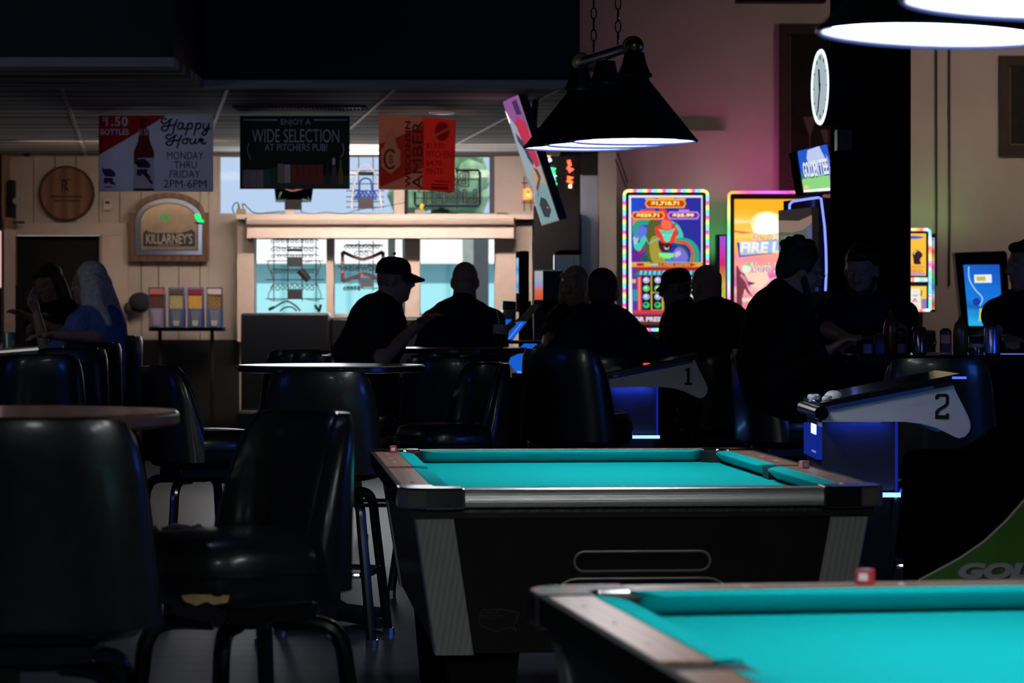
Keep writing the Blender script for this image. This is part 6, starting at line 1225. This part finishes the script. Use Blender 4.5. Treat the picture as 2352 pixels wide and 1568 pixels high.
        body.cone(t0, t1, .0125*b, .0105*b, 8); body.cone(t1, t2, .0105*b, .008*b, 8)
    remeshed(body, 'body', sk, root, .0085, 3)
    # clothing
    c = MB(); trunk(c, .014)
    for (sp_, el, hp) in arms:
        if sleeves == 'long': c.cone(sp_, el, .064*b, .054*b, 12); c.cone(el, el.lerp(hp, .93), .053*b, .036*b, 12)
        else: c.cone(sp_, sp_.lerp(el, .72), .068*b, .064*b, 12)
    c.cone(nb-U*.035, nb+U*.018+(h(0, -.02, -.08)-nb)*.12, .086*b, .074*b, 14)
    remeshed(c, 'shirt', fabric('shirt_cloth', shirt), root, .011, 4)
    c = MB(); c.ball(pel-U*.03, (.185*b, .145*b, .12*b), 14, TM)
    for s, kn, an in zip((-1, 1), knees, feet):
        hip = pel+Rt*s*.09*b-U*.03; c.cone(hip, kn, .098*b, .075*b, 14); c.cone(kn, an.lerp(kn, .12), .072*b, .056*b, 12)
    remeshed(c, 'trousers', fabric('trouser_cloth', (.010,.011,.016)), root, .012, 4)
    for an in feet: MB().cone(an-U*.03-Fd*.03, an+Fd*.16-U*.045, .042, .036, 12).build('shoe', M['black'], root)
    # eyes
    for s in (-1, 1): MB().ball(h(s*.030, .079, .010), .0115*hb_, 10).build('eye', mat('eye_white', (.35,.33,.32), .3, noise=.3), root)
    # hair, hats, glasses, beard
    if hair:
        kind, col = hair; hm = mat('hair', col, .6, noise=.25, nscale=45, bump=.5); c = MB()
        if kind == 'fringe':      # balding: sides and back only
            for s in (-1, 1): c.ball(h(s*.064, -.035, .0), (.018*hb_, .055*hb_, .048*hb_), 12, HM4)
            c.ball(h(0, -.075, -.01), (.062*hb_, .030*hb_, .045*hb_), 14, HM4)
        else:
            c.ball(h(0, -.026, .046), (.083*hb_, .096*hb_, .090*hb_), 20, HM4); c.ball(h(0, -.055, .0), (.076*hb_, .062*hb_, .085*hb_), 16, HM4)
            if kind == 'short': c.ball(h(0, .040, .092), (.060*hb_, .050*hb_, .030*hb_), 12, HM4)
            if kind == 'full':
                rr = random.Random(3)
                for k in range(34): a = rr.uniform(0, 2*PI); e = rr.uniform(.25, 1.25); c.ball(h(.086*math.cos(a)*math.sin(e), -.03+.10*math.sin(a)*math.sin(e)*(1 if math.sin(a) < .2 else .8), .05+.095*math.cos(e)), .018*hb_, 7)
                for s in (-1, 1): c.ball(h(s*.078, -.01, .03), (.016*hb_, .04*hb_, .05*hb_), 10, HM4)
            if kind == 'long':
                for s in (-1, 1):
                    for k in range(3):
                        a = h(s*.070, -.01-.035*k, .03); c.cone(a, h(s*.090, -.03-.04*k, -.12), .026*hb_, .034*hb_, 10); c.cone(h(s*.090, -.03-.04*k, -.12), h(s*.085, -.07-.045*k, -.34+.05*k), .034*hb_, .026*hb_, 10)
                for s in (-.5, 0, .5): c.cone(h(s*.09, -.085, .0), h(s*.13, -.135, -.38), .045*hb_, .030*hb_, 10)
            if kind == 'bob':
                for s in (-1, 1): c.cone(h(s*.075, -.01, .03), h(s*.088, .0, -.09), .026*hb_, .03*hb_, 10); c.cone(h(s*.06, -.06, .0), h(s*.075, -.06, -.12), .035*hb_, .034*hb_, 10)
                c.cone(h(-.04, .06, .09), h(.05, .072, .075), .022*hb_, .02*hb_, 10)
        remeshed(c, 'hair', hm, root, .010, 2)
    if beard:
        c = MB(); c.ball(h(0, .060, -.100), (.046*hb_, .040*hb_, .038*hb_), 12, HM4)
        for s in (-1, 1): c.cone(h(s*.066, .01, -.04), h(s*.03, .06, -.10), .018*hb_, .026*hb_, 10)
        remeshed(c, 'beard', mat('beard', (.03,.022,.02), .7, noise=.5, nscale=70, bump=.5), root, .010, 2)
    if hat:
        kind, col = hat; cm = fabric('cap_twill', col); c = MB()
        cr = MB(); prof = [(.0, .134), (.035, .131), (.064, .118), (.082, .092), (.088, .060), (.089, .030), (.083, .030), (.079, .06), (.0, .11)]
        cap = MB(); n = 28; vs = []; fs = []
        for r, z in prof:
            for i in range(n):
                a = 2*PI*i/n; vs.append(h(r*1.0*math.cos(a), -.012+r*1.17*math.sin(a), z))
        for j in range(len(prof)-1):
            for i in range(n): fs.append((j*n+i, j*n+(i+1) % n, (j+1)*n+(i+1) % n, (j+1)*n+i))
        hb = cap.add(vs, fs).build('cap' if kind == 'cap' else 'flat_cap', cm, root)
        L_ = .085 if kind == 'cap' else .045; vs = []; K = 13; fs = []
        for t_ in (0, 1):
            for j in range(4):
                for i in range(K):
                    a = -1+2*i/(K-1); w = .074-.010*j; px = a*w; py = .078*math.sqrt(max(0, 1-(a*.9)**2))+.01+L_*(j/3)*math.sqrt(max(0.02, 1-a*a*.9)); pz = .046-.022*a*a-.030*(j/3)-(.014 if t_ else 0)
                    vs.append(h(px, py, pz))
        q = 4*K
        for t_ in (0, 1):
            for j in range(3):
                for i in range(K-1):
                    p0 = t_*q+j*K+i; fs.append((p0, p0+1, p0+K+1, p0+K))
        rim = [i for i in range(K)]+[j*K+K-1 for j in range(1, 4)]+[3*K+i for i in range(K-2, -1, -1)]+[j*K for j in (2, 1)]
        for a, b2 in zip(rim, rim[1:]+rim[:1]): fs.append((a, b2, b2+q, a+q))
        MB().add(vs, fs).build('cap_peak', cm, hb)
        if kind == 'cap': MB().ball(h(0, -.012, .151), .008, 8).build('cap_button', cm, hb)
    if glasses:
        g = MB()
        for s in (-1, 1):
            ring = [h(s*.033+.026*math.cos(a), .100, .008+.019*math.sin(a)) for a in [2*PI*i/20 for i in range(20)]]; g.tube(ring, .0022, 6, closed=True); g.tube([h(s*.059, .098, .012), h(s*.080, .05, .014), h(s*.084, -.02, .004)], .0022, 6)
        g.tube([h(-.008, .102, .012), h(.008, .102, .012)], .002, 6); gl = g.build('glasses', mat('pale_metal_frame', (.55,.55,.75), .25, .8), root)
    return root

person('person in a dark cap in profile, leaning forward with a raised thumb', 15.4, 838, R(-88), (907, 642), yaw=R(-90), pitch=R(4), build=1.06, hs=.86, fat=1.18, hump=.03, sh=.155,
       hands=((966, 742, 15.1), (948, 755, 15.15)), elbows=((905, 815, 15.2), (900, 815, 15.0)), shirt=(.016,.018,.022), hair=('fringe', (.20,.18,.17)), hat=('cap', (.008,.008,.011)), seat=.79)
person('bald person seen from behind in a dark navy shirt by the window', 16.9, 1050, R(-6), (1069, 648), yaw=R(-14), pitch=R(6), build=1.05, sh=.165, hands=((1010, 800, 17.2), (1105, 800, 17.2)), shirt=(.012,.016,.032), hair=None, seat=.78, fat=1.12)
person('light haired person facing the table, left of the navy shirted back', 17.3, 1300, R(150), (1319, 658), yaw=R(155), pitch=R(5), build=1.0, hands=((1272, 800, 16.9), (1250, 800, 16.8)), shirt=(.010,.010,.012), hair=('bob', (.42,.31,.22)), seat=.80)
person('dark haired person seen from behind in a navy shirt holding a lit phone', 15.1, 1385, R(-4), (1384, 674), yaw=R(-6), pitch=R(8), build=1.05, sh=.165, hands=((1300, 805, 15.4), (1470, 822, 15.2)), elbows=((1285, 800, 15.0), (1500, 800, 15.0)), shirt=(.012,.016,.038), hair=('short', (.02,.016,.014)), seat=.80, fat=1.1)
person('person in a flat cap looking left before the dragon machine', 17.9, 1545, R(60), (1552, 662), yaw=R(78), pitch=R(10), hands=((1500, 800, 17.6), (1540, 805, 17.4)), shirt=(.010,.013,.018), hair=('fringe', (.12,.10,.09)), hat=('flat', (.045,.032,.024)), glasses=True, seat=.80)
person('bald person leaning close to the one in the flat cap', 15.7, 1650, R(8), (1622, 658), yaw=R(38), pitch=R(10), build=1.04, sh=.165, hands=((1560, 800, 16.0), (1690, 800, 16.0)), shirt=(.010,.011,.016), hair=None, seat=.80, fat=1.12)
person('person with dark tousled hair and glasses in profile at the condiment table', 13.3, 1800, R(-80), (1838, 622), yaw=R(-76), pitch=R(22), build=1.08, sh=.17, hump=.03, hands=((1930, 800, 13.2), (1900, 805, 12.9)), shirt=(.007,.007,.009), sleeves='long', hair=('full', (.012,.010,.010)), beard=True, glasses=True, seat=.81, fat=1.15)
person('person facing the viewer with forearms on the condiment table, before the column', 14.3, 1985, R(172), (1978, 622), yaw=R(160), pitch=R(16), build=1.06, sh=.18, hands=((2010, 792, 13.5), (1965, 800, 13.4)), elbows=((2075, 800, 14.0), (1880, 800, 13.8)), shirt=(.010,.014,.032), hair=('short', (.012,.010,.010)), beard=True, seat=.80, fat=1.12)
person('person in black at the picture edge, turned toward the condiment table', 14.1, 2345, R(150), (2358, 610), yaw=R(110), pitch=R(4), build=1.06, sh=.185, hands=((2280, 760, 13.6), (2330, 800, 13.4)), shirt=(.010,.009,.013), sleeves='long', hair=('short', (.012,.010,.010)), seat=.80, fat=1.15)
person('dark haired person drinking at the bar, face lowered behind the grey haired one', 18.8, 112, R(165), (112, 650), yaw=R(140), pitch=R(20), hands=((62, 725, 18.4), (88, 730, 18.4)), shirt=(.012,.010,.010), hair=('bob', (.030,.020,.016)), seat=.79)
person('person with long grey hair and a blue top, forearm raised at the bar', 15.8, 222, R(62), (203, 652), yaw=R(70), pitch=R(4), build=1.0, hands=((84, 722, 15.8), (120, 770, 15.5)), elbows=((150, 790, 15.7), (170, 800, 15.3)), shirt=(.13,.20,.48), hair=('long', (.62,.58,.57)), seat=.79)
for u, d, r, who in ((838, 15.4, -88, 'person in the dark cap'), (1050, 16.9, -6, 'bald person by the window'), (1300, 17.3, 150, 'light haired person'), (1385, 15.1, -4, 'navy shirted person with the phone'), (1545, 17.9, 60, 'person in the flat cap'),
                     (1650, 15.7, 8, 'bald person leaning in'), (1985, 14.3, 172, 'person facing the viewer at the condiments'), (2345, 14.1, 150, 'person in black at the picture edge'), (112, 18.8, 165, 'person drinking at the bar')):
    stool('black stool under the '+who, u, d, r)
# lit phone in the navy shirted person's hand
t = thing('phone', 'lit phone in the hand of the dark haired person seen from behind', 'phone', P(1465, 815, 15.0)); mr = Matrix.Rotation(R(-28), 4, 'Y')
MB().boxb(-.03, .035, -.005, .005, -.012, .012, mr).build('case', M['plastic'], t, bevel=.002); MB().boxb(-.022, .020, -.008, -.005, -.009, .007, mr).build('screen', emit((.95, .80, .85), 1.6), t, smooth=False)
